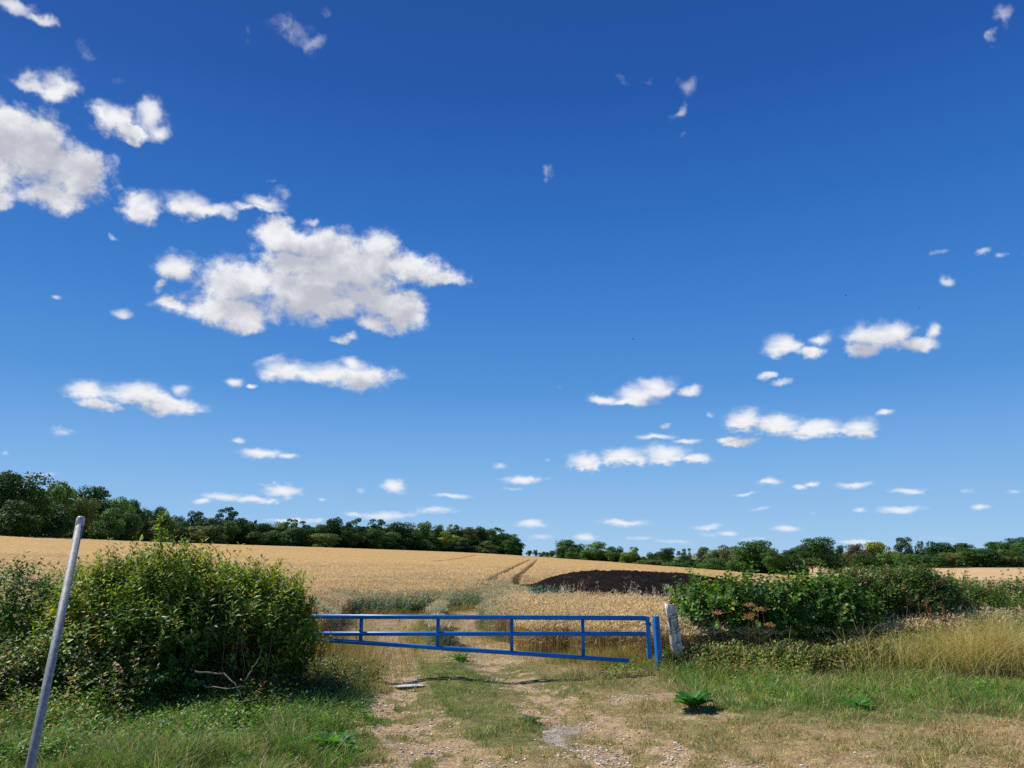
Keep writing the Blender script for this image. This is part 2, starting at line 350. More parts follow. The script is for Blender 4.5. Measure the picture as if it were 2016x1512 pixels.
# ------------------------------------------------------------------ what grows where (ground plan)
SOIL = rgb('#b89a78'); 
def rut(x, y):
    c = track_x(y); s = 9
    for k in (-.82, .82): s = np.minimum(s, np.abs(x - c - k))
    return s
def puddle(x, y): return sstep(1 - np.hypot((x - .47 - .12 * (y - 8.4)) / .30, (y - 8.5) / .72) + (fbm(x * 3, y * 3, 0, 3, 3) - .5) * .7, 0, .35)
def bare(x, y):
    """0 = grown over, 1 = bare stony earth"""
    n = fbm(x * 1.3, y * 1.3, 0, 4, 31) - .5; n2 = fbm(x * 5, y * 5, 0, 3, 37) - .5
    r = rut(x, y); w = np.interp(y, [6, 8, 10, 12, 14, 20, 26], [.75, .6, .42, .36, .46, .55, .6])
    b = sstep(w - r + n * 1.15 + n2 * .8 - .22 * np.exp(-((y - 10.9) / 1.3) ** 2) * (fbm(x * 2.2, y * 2.2, 0, 3, 35) - .1), -.10, .16)
    b = np.maximum(b, sstep(1.05 - np.hypot((x - .62) / .75, (y - 8.6) / 1.5) + n * .8 + n2 * .5, -.05, .2) * .95)
    b = np.maximum(b, sstep(7.75 - y + n * 1.3 + n2 * .8 - np.abs(x - .7) * .22, -.1, .4) * .8)
    for (cx, cy, rx, ry) in ((1.6, 10.35, .75, .55), (3.0, 9.75, .8, .22), (2.2, 9.0, .45, .2), (-2.2, 8.2, .6, .22), (-3.2, 7.6, .5, .2)):
        b = np.maximum(b, .9 * sstep(1 - np.hypot((x - cx) / rx, (y - cy) / ry) + n * 1.6 + n2, -.1, .5))
    b = b * (1 - .96 * sstep(.36 - np.abs(x - track_x(y)) + n * .75 + n2 * .7, -.10, .16) * sstep(y, 6.3, 7.8))
    tf = sstep(fbm(x * 5.2, y * 4.2, 0, 3, 133) + .05 * sstep(y, 7.6, 9.4) - .10 * sstep(y, 12.8, 14.5) - .10 * puddle(x, y), .52, .60); b = b * (1 - .9 * tf)
    b = np.where(x < track_x(y) - 1.75, b * .45, b)
    return b * (y < 29)
def wheat_mask(x, y):
    """signed metres inside the crop"""
    n = (fbm(x * .9, y * .9, 0, 3, 71) - .5) * .7
    left = np.minimum(-x - 4.1 - .12 * (y - 18), y - 15.5)
    rear = y - (24.0 + 0.95 * np.clip(x + 5, 0, 4.6) + .0 * x)
    rx = np.interp(y, [12, 13.4, 15, 18.3, 24, 29], [2.6, 1.95, .5, -.56, -.85, -1.0])
    right = np.minimum(x - rx, y - 13.0 - .12 * np.abs(x - 2))
    right = np.minimum(right, np.where(x < 9, 21.2 - y + (x < .5) * 5, 9))
    strip = np.minimum(.20 - np.abs(x - track_x(y) - .0), np.minimum(y - 15.5, 25 - y))
    m = np.maximum.reduce([left, rear, right, strip]) + n
    hp = HEAP[0]; he = 1 - np.hypot((x - hp[0]) / (hp[2] + .3), (y - hp[1]) / (hp[3] + .3))
    m = np.minimum(m, -he * 5)
    gap = np.where((y > 21.2) & (y < HEAP[0][1]) & (x > .6) & (x < HEAP[0][0] + HEAP[0][2]), -1, 9)
    return np.minimum(m, gap)
HEAP = [(5.65, 34.3, 5.5, 9.6)]
# tramlines: pairs of wheel gaps through the crop
def poly_from_px(pts, h=.72): return np.array([T(px, row, h)[:2] for px, row in pts])
TRAM = [poly_from_px([(1046, 1101), (1022, 1111), (985, 1128), (960, 1140), (905, 1157), (860, 1168)]),
        poly_from_px([(1059, 1101), (1045, 1113), (1020, 1132), (1000, 1143), (960, 1158)]),
        poly_from_px([(940, 1092), (905, 1099), (875, 1103), (850, 1105)]),
        poly_from_px([(1228, 1119), (1255, 1126), (1290, 1134)]), poly_from_px([(1243, 1119), (1272, 1126), (1300, 1132)])]
TRAM_W = [.10, .12, .16, .20, .20]
def seg_dist(x, y, P_):
    d = np.full(np.shape(x), 1e9)
    for a, b in zip(P_[:-1], P_[1:]):
        ab = b - a; t = np.clip(((x - a[0]) * ab[0] + (y - a[1]) * ab[1]) / (ab @ ab), 0, 1)
        d = np.minimum(d, np.hypot(x - a[0] - t * ab[0], y - a[1] - t * ab[1]))
    return d
def tram(x, y):
    d = np.full(np.shape(x), 9.0)
    for P_, w in zip(TRAM, TRAM_W): d = np.minimum(d, seg_dist(x, y, P_) - w)
    return d
def px_of(x, y): return 1008 + x / np.maximum(y, 1) * 1478.0
def green_side(x, y):
    """0 dry straw, 1 lush green"""
    n = fbm(x * .8, y * .8, 0, 4, 51) - .5
    g = np.interp(y, [6.5, 8.4, 8.9, 9.6, 12], [.12, .10, .40, .9, .75]) * np.ones_like(x) * 1.0
    g = np.where(x > 2.2, np.interp(y + .12 * (x - 2), [6.5, 8.5, 9.0, 9.7, 12], [.06, .10, .45, .95, .8]), np.interp(y, [6, 9, 10, 14], [.32, .42, .5, .45]))
    g = np.where(x < -1.3, np.interp(y, [6, 9.5, 10.5, 14], [.85, .95, .6, .35]), g)
    g = np.maximum(g, .8 * sstep(.5 - np.abs(x - track_x(y)), -.05, .1) * (y > 8))
    return np.clip(g + n * 1.1, 0, 1)
# ------------------------------------------------------------------ ground sheet
azs = np.concatenate([np.radians(np.linspace(-180, -46, 40)[:-1]), np.radians(np.linspace(-46, 46, 900)), np.radians(np.linspace(46, 180, 40)[1:])])
rs = np.concatenate([[.02, 1, 2.5, 4, 5.2], np.arange(6, 15, .028), np.arange(15, 30, .09), np.exp(np.linspace(math.log(30), math.log(9000), 150))])
A_, R_ = np.meshgrid(azs, rs); X_ = R_ * np.sin(A_); Y_ = R_ * np.cos(A_); Z_ = terr(X_, Y_)
near_m = R_ < 30
b_ = bare(X_, Y_) * near_m
Z_ = Z_ + near_m * ((fbm(X_ * 14, Y_ * 14, 0, 2, 91) - .5) * .018 * b_ + (1 - b_) * (fbm(X_ * 7, Y_ * 7, 0, 2, 93) - .5) * .03)
gs = green_side(X_, Y_)[..., None]
thatch = rgb('#6f7440') * gs + rgb('#b0986c') * (1 - gs)
soil = rgb('#bda17a') * (1 + .35 * (fbm(X_ * 2.2, Y_ * 2.2, 0, 4, 12) - .5)[..., None])
pc = puddle(X_, Y_)[..., None]
soil = soil * (1 - pc * .8) + rgb('#b3a898') * pc * .8
col_ = soil * b_[..., None] + thatch * (1 - b_[..., None])
far_t = np.stack([np.ones_like(X_)] * 3, -1) * rgb('#8d8a4c')
PXg = px_of(X_, Y_); straw = rgb('#e0bd8a')
rcg = crest(PXg); inside_f = sstep(rcg + 6 - Y_, 0, 8) * (Y_ > 12)
col_ = np.where(near_m[..., None], col_, far_t)
field_soil = rgb('#a89468')
ff = (inside_f * (R_ > 14) * (1 - b_))[..., None]; col_ = col_ * (1 - ff) + field_soil * ff
fr = ((PXg > 1505) & (Y_ > 215) & (Y_ < 425)) | ((PXg > 1505) & (PXg < 1690) & (Y_ > 215) & (Y_ < 470))
col_ = np.where(fr[..., None], straw * (1 + .2 * (fbm(X_ * .06, Y_ * .06, 0, 4, 66) - .5)[..., None]), col_)
nr, na = X_.shape; ii = np.arange(nr - 1)[:, None] * na + np.arange(na - 1)[None]
Fg = np.stack([ii, ii + 1, ii + na + 1, ii + na], -1).reshape(-1, 4)[:, ::-1]
gm = material('earth and thatch', rough=.95, spec=.1, bump=(55, .7, .03), noise_amt=.22, noise_scale=9)
_t = gm.node_tree; _p = _t.nodes['Principled BSDF']; _src = _p.inputs['Base Color'].links[0].from_socket
vo = N(_t, 'ShaderNodeTexVoronoi'); vo.inputs['Scale'].default_value = 38; _g = _t.nodes.new('ShaderNodeNewGeometry'); _t.links.new(_g.outputs['Position'], vo.inputs['Vector'])
_t.links.new(MIXC(_t, 1.0, _src, SMOOTH(_t, vo.outputs['Distance'], .1, .6, 1.25, .72), 'MULTIPLY'), _p.inputs['Base Color'])
g = Geo(); g.add(np.stack([X_, Y_, Z_], -1).reshape(-1, 3), Fg, col_.reshape(-1, 3)); ground = g.obj('ground', gm); tag(ground, kind='structure')
# flints and pebbles lying on the track
def stones(n):
    y = R.uniform(6, 24, n * 6) ** 1; y = 6 + 18 * R.random(n * 6) ** 1.7; x = track_x(y) + R.normal(0, 1.5, n * 6) + .3
    p = bare(x, y) * (.25 + 1.5 * sstep(fbm(x * 2.5, y * 2.5, 0, 3, 8), .42, .68)) * (1 - .75 * puddle(x, y)) + .015
    k = np.where(R.random(len(x)) < p)[0][:n]; return x[k], y[k]
x, y = stones(15500); n = len(x); s = .005 + .018 * R.random(n) ** 3.5; big = R.random(n) < .006; s[big] *= 1.7
ico = np.array([(0, 0, 1), (.9, 0, .35), (.28, .85, .4), (-.73, .53, .35), (-.73, -.53, .4), (.28, -.85, .33), (.5, .5, -.6), (-.6, .2, -.6), (0, -.7, -.6)])
fi = np.array([(0, 1, 2), (0, 2, 3), (0, 3, 4), (0, 4, 5), (0, 5, 1), (1, 6, 2), (2, 7, 3), (3, 7, 4), (4, 8, 5), (5, 8, 1), (1, 8, 6), (2, 6, 7), (4, 7, 8), (6, 8, 7)])
th = R.uniform(0, math.tau, n); V = ico[None] * R.uniform(.65, 1.25, (n, len(ico), 1)); V = V * np.stack([s, s * R.uniform(.5, 1, n), s * R.uniform(.35, .7, n)], 1)[:, None]
V = np.stack([V[..., 0] * np.cos(th)[:, None] - V[..., 1] * np.sin(th)[:, None], V[..., 0] * np.sin(th)[:, None] + V[..., 1] * np.cos(th)[:, None], V[..., 2]], -1)
V = V + np.stack([x, y, terr(x, y) + s * .2], 1)[:, None]
sc = rgb('#d8c4a6') * R.uniform(.6, 1.15, (n, 1)); wsel = R.random(n) < .24; sc[wsel] = rgb('#f2ece0') * R.uniform(.8, 1.1, (wsel.sum(), 1)); dk = R.random(n) < .02; sc[dk] = rgb('#8d7f72')
g = Geo(); g.add(V.reshape(-1, 3), (fi[None] + (np.arange(n) * 9)[:, None, None]).reshape(-1, 3), np.repeat(sc, 9, 0))
tag(g.obj('gravel', material('flint', rough=.75, spec=.3, noise_amt=.15, noise_scale=60), smooth=False), 'pale flints and pebbles scattered along the bare track', 'gravel', kind='stuff')
# ------------------------------------------------------------------ grass
leaf_m = material('leaf', rough=.48, spec=.35, trans=.38, noise_amt=.18, noise_scale=3.0)
grass_m = material('grass blade', rough=.6, spec=.25, trans=.25, noise_amt=.15, noise_scale=5.0)
wheat_m = material('ripe straw', rough=.8, spec=.15, trans=.26, hsat=.95, noise_amt=.1, noise_scale=.8)
def in_view(x, y, m=.06): return (np.abs(x) < y * (.665 + m) + .5)
def pick(n, y0, y1, dens, pw=1.0):
    y = y0 + (y1 - y0) * R.random(n) ** pw; x = R.uniform(-1, 1, n) * (y * .70 + .6)
    k = R.random(n) < dens(x, y); return x[k], y[k]
def lush(x, y):
    """how tall and thick the grass stands, 0..1"""
    n = fbm(x * 1.1, y * 1.1, 0, 3, 22) - .5
    r = np.where(x > 2, sstep(y + .10 * (x - 2) + n * .8, 8.9, 10.2), 0) * .8
    l = np.where(x < -1.2, .75 * sstep(-x, 1.2, 2.2) + .1, 0)
    gate_ = .55 * sstep(-np.hypot((x - 1.9) / 1.3, (y - 12.4) / 1.3), -1.0, -.5)
    v = .55 * sstep(-np.hypot((x + 2.4) / .75, (y - 12.0) / 2.6), -1.1, -.4)
    b = .9 * sstep(y, 11.4, 12.4) * (x > 2.1)
    return np.clip(np.maximum.reduce([r, l, gate_, v, b]) + n * .35, 0, 1)
def grass_d(x, y):
    p = (1 - bare(x, y)) ** 1.5; tuft = sstep(fbm(x * 3.2, y * 3.2, 0, 3, 44), .38, .58)
    l_ = lush(x, y)
    return p * np.clip(.28 + .75 * tuft + l_, 0, 1) * (wheat_mask(x, y) < .25) * np.interp(y, [6, 9, 14, 24], [1, .9, .55, .3])
g = Geo()
x, y = pick(420000, 6.2, 24, grass_d, 1.35); n = len(x)
ls = lush(x, y); gr = green_side(x, y); cl = sstep(fbm(x * 2.6, y * 2.6, 0, 3, 211), .35, .68); hh = ((.022 + .05 * R.random(n)) * (1 + .4 * gr) + ls * R.uniform(.03, .24, n)) * (.45 + .95 * cl)
isg = R.random(n) < (gr * .88 + .03); gc = np.where(isg[:, None], rgb('#6f9640') * R.uniform(.6, 1.25, (n, 1)) * (1 + R.normal(0, .08, (n, 3))), rgb('#cdb680') * R.uniform(.65, 1.15, (n, 1)))
yel = isg & (R.random(n) < .13); gc[yel] = rgb('#a3b058') * R.uniform(.7, 1.15, (yel.sum(), 1))
gc = np.clip(gc * (.78 + .45 * fbm(x * 1.9, y * 1.9, 0, 3, 213))[:, None], 0, 1)
blades(g, np.stack([x, y, terr(x, y) - .006], 1), R.uniform(0, math.tau, n), hh, R.uniform(.004, .0085, n), R.uniform(.25, 1.25, n), gc, gc * 1.15, seg=2)
print('grass', n)
tag(g.obj('grass', grass_m), 'short green and straw-coloured grass over the verge and the middle of the track', 'grass', kind='stuff')
# tall blond grass by the right-hand hedge
g = Geo()
def tall(cx, cy, rx, ry, n, h, cols, wid=(.003, .006), lean=(.15, 1.1)):
    x = cx + R.normal(0, rx, n); y = cy + R.normal(0, ry, n); k = y > cy - 1.8 * ry; x, y = x[k], y[k]; n = len(x)
    hh = R.uniform(.4, 1.0, n) * h * (.45 + 1.05 * fbm(x * 1.7, y * 1.7, 0, 3, 4)); c = rgb_pick(cols, n) * (.75 + .5 * fbm(x * 2.2, y * 2.2, 0, 2, 14))[:, None]
    blades(g, np.stack([x, y, terr(x, y)], 1), R.uniform(0, math.tau, n) + 1.2 * fbm(x, y, 0, 2, 9), hh, R.uniform(*wid, n), R.uniform(*lean, n), c, c * 1.1, seg=4)
    k = R.random(n) < .35; return x[k], y[k], hh[k]
def rgb_pick(cols, n):
    c = np.array([rgb(c) for c in cols])[R.integers(0, len(cols), n)]; return np.clip(c * R.uniform(.7, 1.2, (n, 1)), 0, 1)
STRAWS = ['#e6d08e', '#dcc47a', '#d2c070', '#bcb660', '#ecd89c', '#a0a850']
for (cx, cy, rx, ry, n_, h_) in ((7.0, 12.2, .75, .45, 4300, .90), (8.3, 12.3, .8, .5, 4300, .92), (9.6, 12.6, .8, .5, 2600, .92), (6.0, 12.2, .45, .35, 1500, .78), (5.0, 12.2, .7, .3, 350, .62), (3.6, 12.3, .7, .3, 120, .55)):
    tall(cx, cy, rx, ry, n_, h_, STRAWS)
tag(g.obj('tall_grass', grass_m), 'long blond and yellow-green grass leaning in front of the hedge at the field edge', 'tall grass', kind='stuff')
g = Geo()
for (cx, cy, rx, ry, n_, h_) in ((-2.75, 12.6, .3, .8, 4200, .33), (-2.4, 11.4, .28, .5, 2400, .22), (1.9, 13.1, .35, .25, 1800, .4), (1.2, 13.6, .35, .3, 1500, .35), (2.4, 12.7, .25, .25, 1200, .35), (-3.6, 15.3, .5, .8, 3000, .4), (-4.0, 23.9, .9, .25, 1500, .35), (-1.9, 26.0, .7, .3, 1200, .35), (-2.3, 25.2, .4, .4, 700, .3), (-.6, 19, .25, 2.0, 1500, .3), (-2.0, 18.5, .3, 3.0, 2500, .4)):
    tall(cx, cy, rx, ry, n_, h_, ['#b89a58', '#8f9448', '#6f8a3c', '#a8844c', '#c9ab6a', '#7a8a42'])
tag(g.obj('rough_grass', grass_m), 'rough brown and green grass tufts around the foot of the blue barrier', 'rough grass', kind='stuff')
# ------------------------------------------------------------------ crop
def wheat(n, y0, y1, dens, pw, hgt=.76, w=1.0):
    x, y = pick(n, y0, y1, dens, pw); n = len(x)
    gz = terr(x, y); h = hgt * (.86 + .2 * fbm(x * .7, y * .7, 0, 3, 15)) + R.normal(0, .03, n); wm_ = wheat_mask(x, y); h = h * np.clip(.66 + wm_ * .5, .6, 1) * np.where((np.abs(x - track_x(y)) < .5) & (y < 24.5), .85, 1)
    az_ = R.normal(.3, .9, n); ln = R.uniform(.02, .12, n); edge = wm_ < .75
    gblue = sstep(fbm(x * .35, y * .35, 0, 3, 61) + .22 * edge * sstep(-np.abs(x + 2.5), -2.8, -2.0) + .05 * edge + .40 * (edge & (y > 23) & (x > -5.5) & (x < 1)) + .5 * ((np.abs(x - track_x(y)) < .5) & (y < 24)), .62, .84)
    px_ = px_of(x, y); tone = rgb('#ecd6a6') * (1 + .22 * (fbm(x * .25, y * .25, 0, 3, 63) - .5))[:, None]
    rt = sstep(x, -.6, .8) * (y < 24); tone = tone * (1 - rt[:, None] * .35) + rgb('#e2d4a4') * rt[:, None] * .35
    st = rgb('#c4ac74') * (1 - gblue[:, None]) + rgb('#a4ae88') * gblue[:, None]; hd = tone * (1 - .50 * gblue[:, None]) + rgb('#bcc09a') * .55 * gblue[:, None]
    br = R.uniform(.75, 1.15, (n, 1)); st = np.clip(st * br, 0, 1); hd = np.clip(hd * R.uniform(.84, 1.12, (n, 1)), 0, 1)
    P_ = np.stack([x, y, gz], 1); G_ = Geo()
    blades(G_, P_, az_, h, np.full(n, .006 * w), ln, st * .9, st, seg=2)
    d = np.stack([np.cos(az_), np.sin(az_), np.zeros(n)], 1); tip = P_ + d * (h * ln)[:, None] + np.array([0, 0, 1]) * (h * (1 - .35 * ln))[:, None]
    ed = norm(d * R.uniform(.2, 1.4, (n, 1)) + np.array([0, 0, 1]) * R.uniform(-.6, 1.0, (n, 1)))
    leaves(G_, tip - ed * .02, ed, rdir(n), R.uniform(.07, .11, n), R.uniform(.014, .022, n) * w, hd, 'lance')
    leaves(G_, tip - ed * .02, ed, np.cross(ed, rdir(n)), R.uniform(.07, .11, n), R.uniform(.014, .022, n) * w, hd * .92, 'lance')
    k = R.random(n) < .5; m = k.sum(); leaves(G_, (P_ + d * .01)[k] + np.array([0, 0, 1]) * (h[k] * R.uniform(.3, .8, m))[:, None], norm(rdir(m) * np.array([1, 1, .5]) + np.array([0, 0, -.3])), rdir(m), R.uniform(.1, .2, m), np.full(m, .009 * w), st[k], 'lance')
    return G_, n
def wd(x, y):
    m = wheat_mask(x, y); e = np.exp(-((m - .25) / .4) ** 2)
    return np.where(m > 0, np.clip(.42 + .6 * e, 0, 1), 0) * ((tram(x, y) > .0) | (R.random(np.shape(x)) > sstep(y, 24, 33)))
G1, n = wheat(190000, 13, 30, wd, 1.0); print('wheat near', n)
G2, n = wheat(170000, 30, 75, lambda x, y: wd(x, y) * .95, 1.25, w=1.7); print('wheat mid', n)
G4, n = wheat(420000, 13, 31, lambda x, y: ((wheat_mask(x, y) > 0) & (wheat_mask(x, y) < .6)) * .75, 1.0); print('wheat edge', n)
G3 = Geo()
# lower leaf canopy of the standing crop, a sheet of leaves and heads seen from afar
azw = np.radians(np.linspace(-46, 46, 1100)); rw = np.concatenate([np.arange(13.5, 40, .14), np.exp(np.linspace(math.log(40), math.log(560), 420))])
Aw, Rw = np.meshgrid(azw, rw); Xw = Rw * np.sin(Aw); Yw = Rw * np.cos(Aw); Zw = terr(Xw, Yw); m = wheat_mask(Xw, Yw)
farw = sstep(Yw, 45, 70)
hz = (.655 + .035 * farw) * np.clip(.42 + m * .46, .3, 1) + (fbm(Xw * 3, Yw * 3, 0, 2, 81) - .5) * .12 + (fbm(Xw * .25, Yw * .25, 0, 3, 83) - .5) * .12 + R.normal(0, .028, Xw.shape)
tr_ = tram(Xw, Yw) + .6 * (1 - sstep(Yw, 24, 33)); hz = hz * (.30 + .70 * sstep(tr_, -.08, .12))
PXw = px_of(Xw, Yw); ok = (m > .15) & (Yw < crest(PXw) + 4) & (PXw < 1620 + 0 * PXw)
cw = rgb('#d8b272') * (1 + .16 * (fbm(Xw * .12, Yw * .12, 0, 4, 85) - .5) + .14 * (fbm(Xw * 2, Yw * .7, 0, 3, 87) - .5))[..., None] * R.uniform(.86, 1.14, Xw.shape)[..., None]
nearw = (1 - farw)[..., None]; cw = cw * (1 - .06 * nearw) + nearw * np.array([.02, .03, .03])
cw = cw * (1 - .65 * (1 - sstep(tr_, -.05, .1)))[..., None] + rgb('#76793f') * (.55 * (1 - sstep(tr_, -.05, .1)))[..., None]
nr, na = Xw.shape; ii = np.arange(nr - 1)[:, None] * na + np.arange(na - 1)[None]; okf = ok[:-1, :-1] & ok[1:, :-1] & ok[:-1, 1:] & ok[1:, 1:]
Fw = np.stack([ii, ii + 1, ii + na + 1, ii + na], -1)[okf][:, ::-1]
used = np.unique(Fw); mp = np.zeros(nr * na, np.int64); mp[used] = np.arange(len(used))
G3.add(np.stack([Xw, Yw, Zw + hz], -1).reshape(-1, 3)[used], mp[Fw], cw.reshape(-1, 3)[used])
for G_ in (G1, G2, G4):
    for V, C in zip(G_.V, G_.C): pass
    off = G3.n; G3.V += G_.V; G3.C += G_.C; G3.F += [f + off for f in G_.F]; G3.n += G_.n
crop = G3.obj('ripe_crop', wheat_m); tag(crop, 'ripe golden cereal crop standing across the whole field behind the barrier', 'crop', kind='stuff')
# ------------------------------------------------------------------ hedges and weeds
bark_m = material('bark', rough=.9, spec=.1, bump=(60, .6, .02), noise_amt=.3, noise_scale=20)
def on_blobs(blobs, n, inner=.72, outer=1.06, seed=0):
    B = np.array(blobs, float); w = (B[:, 3] * B[:, 4] + B[:, 3] * B[:, 5] + B[:, 4] * B[:, 5]); w = w / w.sum()
    k = R.choice(len(B), n, p=w); d = rdir(n); q_ = d * B[k, 3:6]; r = R.uniform(inner, outer, n)
    p = B[k, :3] + q_ * r[:, None]; nr_ = norm(d / B[k, 3:6])
    lump = fbm(p[:, 0] * 1.7 + seed, p[:, 1] * 1.7, p[:, 2] * 1.7, 3, seed) - .5
    p = p + nr_ * (lump * .62)[:, None]; gap_ = fbm(p[:, 0] * 2.6 + 9, p[:, 1] * 2.6, p[:, 2] * 2.6, 2, seed + 4)
    dmin = np.min(np.linalg.norm((p[:, None] - B[None, :, :3]) / B[None, :, 3:6], axis=2), axis=1)
    gz = terr(p[:, 0], p[:, 1]); keep = (dmin > inner * .92) & ((gap_ > .36) | (R.random(n) < .25)) & (p[:, 2] > gz + .06)
    return p[keep], nr_[keep]
def palette(cols, n, lo=.65, hi=1.2, p=None):
    c = np.array([rgb(c) for c in cols])[R.choice(len(cols), n, p=p)]; return np.clip(c * R.uniform(lo, hi, (n, 1)) * (1 + R.normal(0, .05, (n, 3))), 0, 1)
def shoots(gl, gs_, pos, d, ln, pairs, L, W, kind, cols, p=None, droop=0.0, spread=.75, bend=.25, whorl=2, alt=math.pi / 2):
    n = len(pos); d = norm(d); ref = norm(rdir(n)); a = norm(np.cross(d, ref)); b = np.cross(d, a)
    base = palette(cols, n, .75, 1.15, p) * (.62 + .76 * fbm(pos[:, 0] * 2.4, pos[:, 1] * 2.4, pos[:, 2] * 2.4, 2, 303))[:, None]; ln = np.broadcast_to(ln, (n,)); side = a * bend
    def at(t): return pos + d * (ln * t)[:, None] + side * (ln * t * t)[:, None] * .5 - np.array([0, 0, 1]) * (min(droop, .3) * ln * t * t)[:, None] * .4
    for k in range(pairs):
        t = np.full(n, (k + .5) / pairs) + R.uniform(-.04, .04, n); c = at(t); tip_ = (k + 1) / pairs
        for m in range(whorl):
            th = k * alt + m * math.tau / whorl + R.uniform(-.4, .4, n)
            o = np.cos(th)[:, None] * a + np.sin(th)[:, None] * b
            ld = norm(o * spread + d * (.35 + .5 * tip_) + np.array([0, 0, -1]) * droop + rdir(n) * .18)
            s = R.uniform(.7, 1.15, n) * (1.12 - .45 * tip_)
            leaves(gl, c + o * .006, ld, norm(d * .8 + np.array([0, 0, .5]) + rdir(n) * .35), L * s, W * s, np.clip(base * R.uniform(.8, 1.25, (n, 1)), 0, 1), kind)
    if gs_ is not None:
        p0, p1 = at(np.zeros(n)), at(np.ones(n)); w = .0028; s_ = np.cross(norm(p1 - p0), rdir(n)); s_ = norm(s_) * w
        V = np.stack([p0 - s_, p0 + s_, p1 + s_ * .4, p1 - s_ * .4], 1).reshape(-1, 3)
        gs_.add(V, np.arange(n * 4).reshape(n, 4), palette(['#6a5a3c', '#77683f'], n).repeat(4, 0))
def bush(name, label, cat, blobs, n, L, W, kind, cols, p=None, stems=14, stemcol='#6b5a45', base=None, group=None, shoot_len=(.12, .3), pairs=4, inner_n=.6, up=.7, droop=0.1, whorl=2, spread=.75, stemr=.014, hollow=None):
    B = np.array(blobs); cx, cy = B[:, 0].mean(), B[:, 1].mean(); root = tag(empty(name, (cx, cy, float(terr(cx, cy)))), label, cat, group)
    gl, gt = Geo(), Geo()
    p_, nr_ = on_blobs(blobs, n, seed=int(abs(cx) * 10))
    if hollow: k = hollow(p_) | (R.random(len(p_)) < .08); p_, nr_ = p_[k], nr_[k]
    shoots(gl, gt, p_, nr_ * .75 + np.array([0, 0, up]) + rdir(len(p_)) * .35, shoot_len[0] + (shoot_len[1] - shoot_len[0]) * R.random(len(p_)) ** 2.2 * 1.5, pairs, L, W, kind, cols, p, droop=droop, whorl=whorl, spread=spread)
    p_, nr_ = on_blobs(blobs, int(n * inner_n), .35, .8, seed=3)
    if hollow: k = hollow(p_) | (R.random(len(p_)) < .08); p_, nr_ = p_[k], nr_[k]
    shoots(gl, None, p_, rdir(len(p_)) + np.array([0, 0, .3]), R.uniform(.12, .3, len(p_)), 3, L, W, kind, cols, p, droop=.1)
    for k in range(stems):
        b = B[R.integers(len(B))]; x0 = (b[0] if base is None else R.uniform(*base[0])) + R.normal(0, b[3] * .25); y0 = (b[1] if base is None else R.uniform(*base[1])) + R.normal(0, b[4] * .12)
        x1 = b[0] + R.normal(0, b[3] * .45); y1 = b[1] + R.normal(0, b[4] * .4); z1 = b[2] + b[5] * R.uniform(.2, .8); z0 = float(terr(x0, y0)) - .04
        t = np.linspace(0, 1, 6)[:, None]; pts = (1 - t) * np.array([x0, y0, z0]) + t * np.array([x1, y1, z1]) + R.normal(0, .03, (6, 3)) * (t > 0)
        tube(gt, pts, np.linspace(stemr, stemr * .35, 6) * R.uniform(.7, 1.5), 5, rgb(stemcol) * R.uniform(.7, 1.3))
    gl.obj('foliage', leaf_m, root); gt.obj('branches', bark_m, root); return root
DOG = ['#6a8636', '#7e983c', '#96aa44', '#526e2a', '#b4ba4c', '#d8cc5c']
bush('hedge_bush', 'big pointed-leaved green bush overhanging the hinge end of the blue barrier', 'bush',
     [(-5.0, 10.5, .72, .82, .95, .86), (-4.35, 10.3, .80, .9, .95, .80), (-3.6, 10.4, .82, .7, .85, .74), (-3.18, 10.5, .66, .44, .62, .46), (-3.1, 10.8, .52, .34, .5, .5)],
     7600, .112, .042, 'lance', DOG, [.28, .27, .2, .14, .08, .03], stems=60, base=((-4.9, -2.9), (9.7, 10.8)), shoot_len=(.15, .38), pairs=5, up=1.0, stemr=.012, hollow=lambda p: ~((p[:, 2] < .66 + .35 * (fbm(p[:, 0] * 2.5, p[:, 1] * 2, 0, 3, 77) - .4)) & (p[:, 1] < 10.3) & (p[:, 0] > -4.45)))
bush('hedge_bush', 'low dark hedge bush at the edge of the photo, behind the leaning grey pole', 'bush',
     [(-6.9, 10.9, .55, 1.1, .8, .95), (-5.85, 10.9, .75, .55, .7, .72), (-8.6, 11.3, .5, 1.1, .9, .9)], 3600, .088, .045, 'lance', ['#4a6c2e', '#5c7e34', '#70923e', '#3a5822'], stems=16)
bush('bramble', 'sprawling bramble with yellowing leaves low beside the leaning grey pole', 'bramble',
     [(-5.0, 9.5, .35, .75, .5, .52), (-5.75, 9.2, .22, .5, .45, .42), (-4.25, 9.45, .3, .55, .45, .48)], 2600, .075, .050, 'lance', ['#587830', '#7a983e', '#a4b24e', '#44602a', '#9c7842', '#ccba58'], [.3, .25, .12, .2, .08, .05], stems=12, stemcol='#7a4a35', shoot_len=(.1, .3), up=.3, droop=.3)
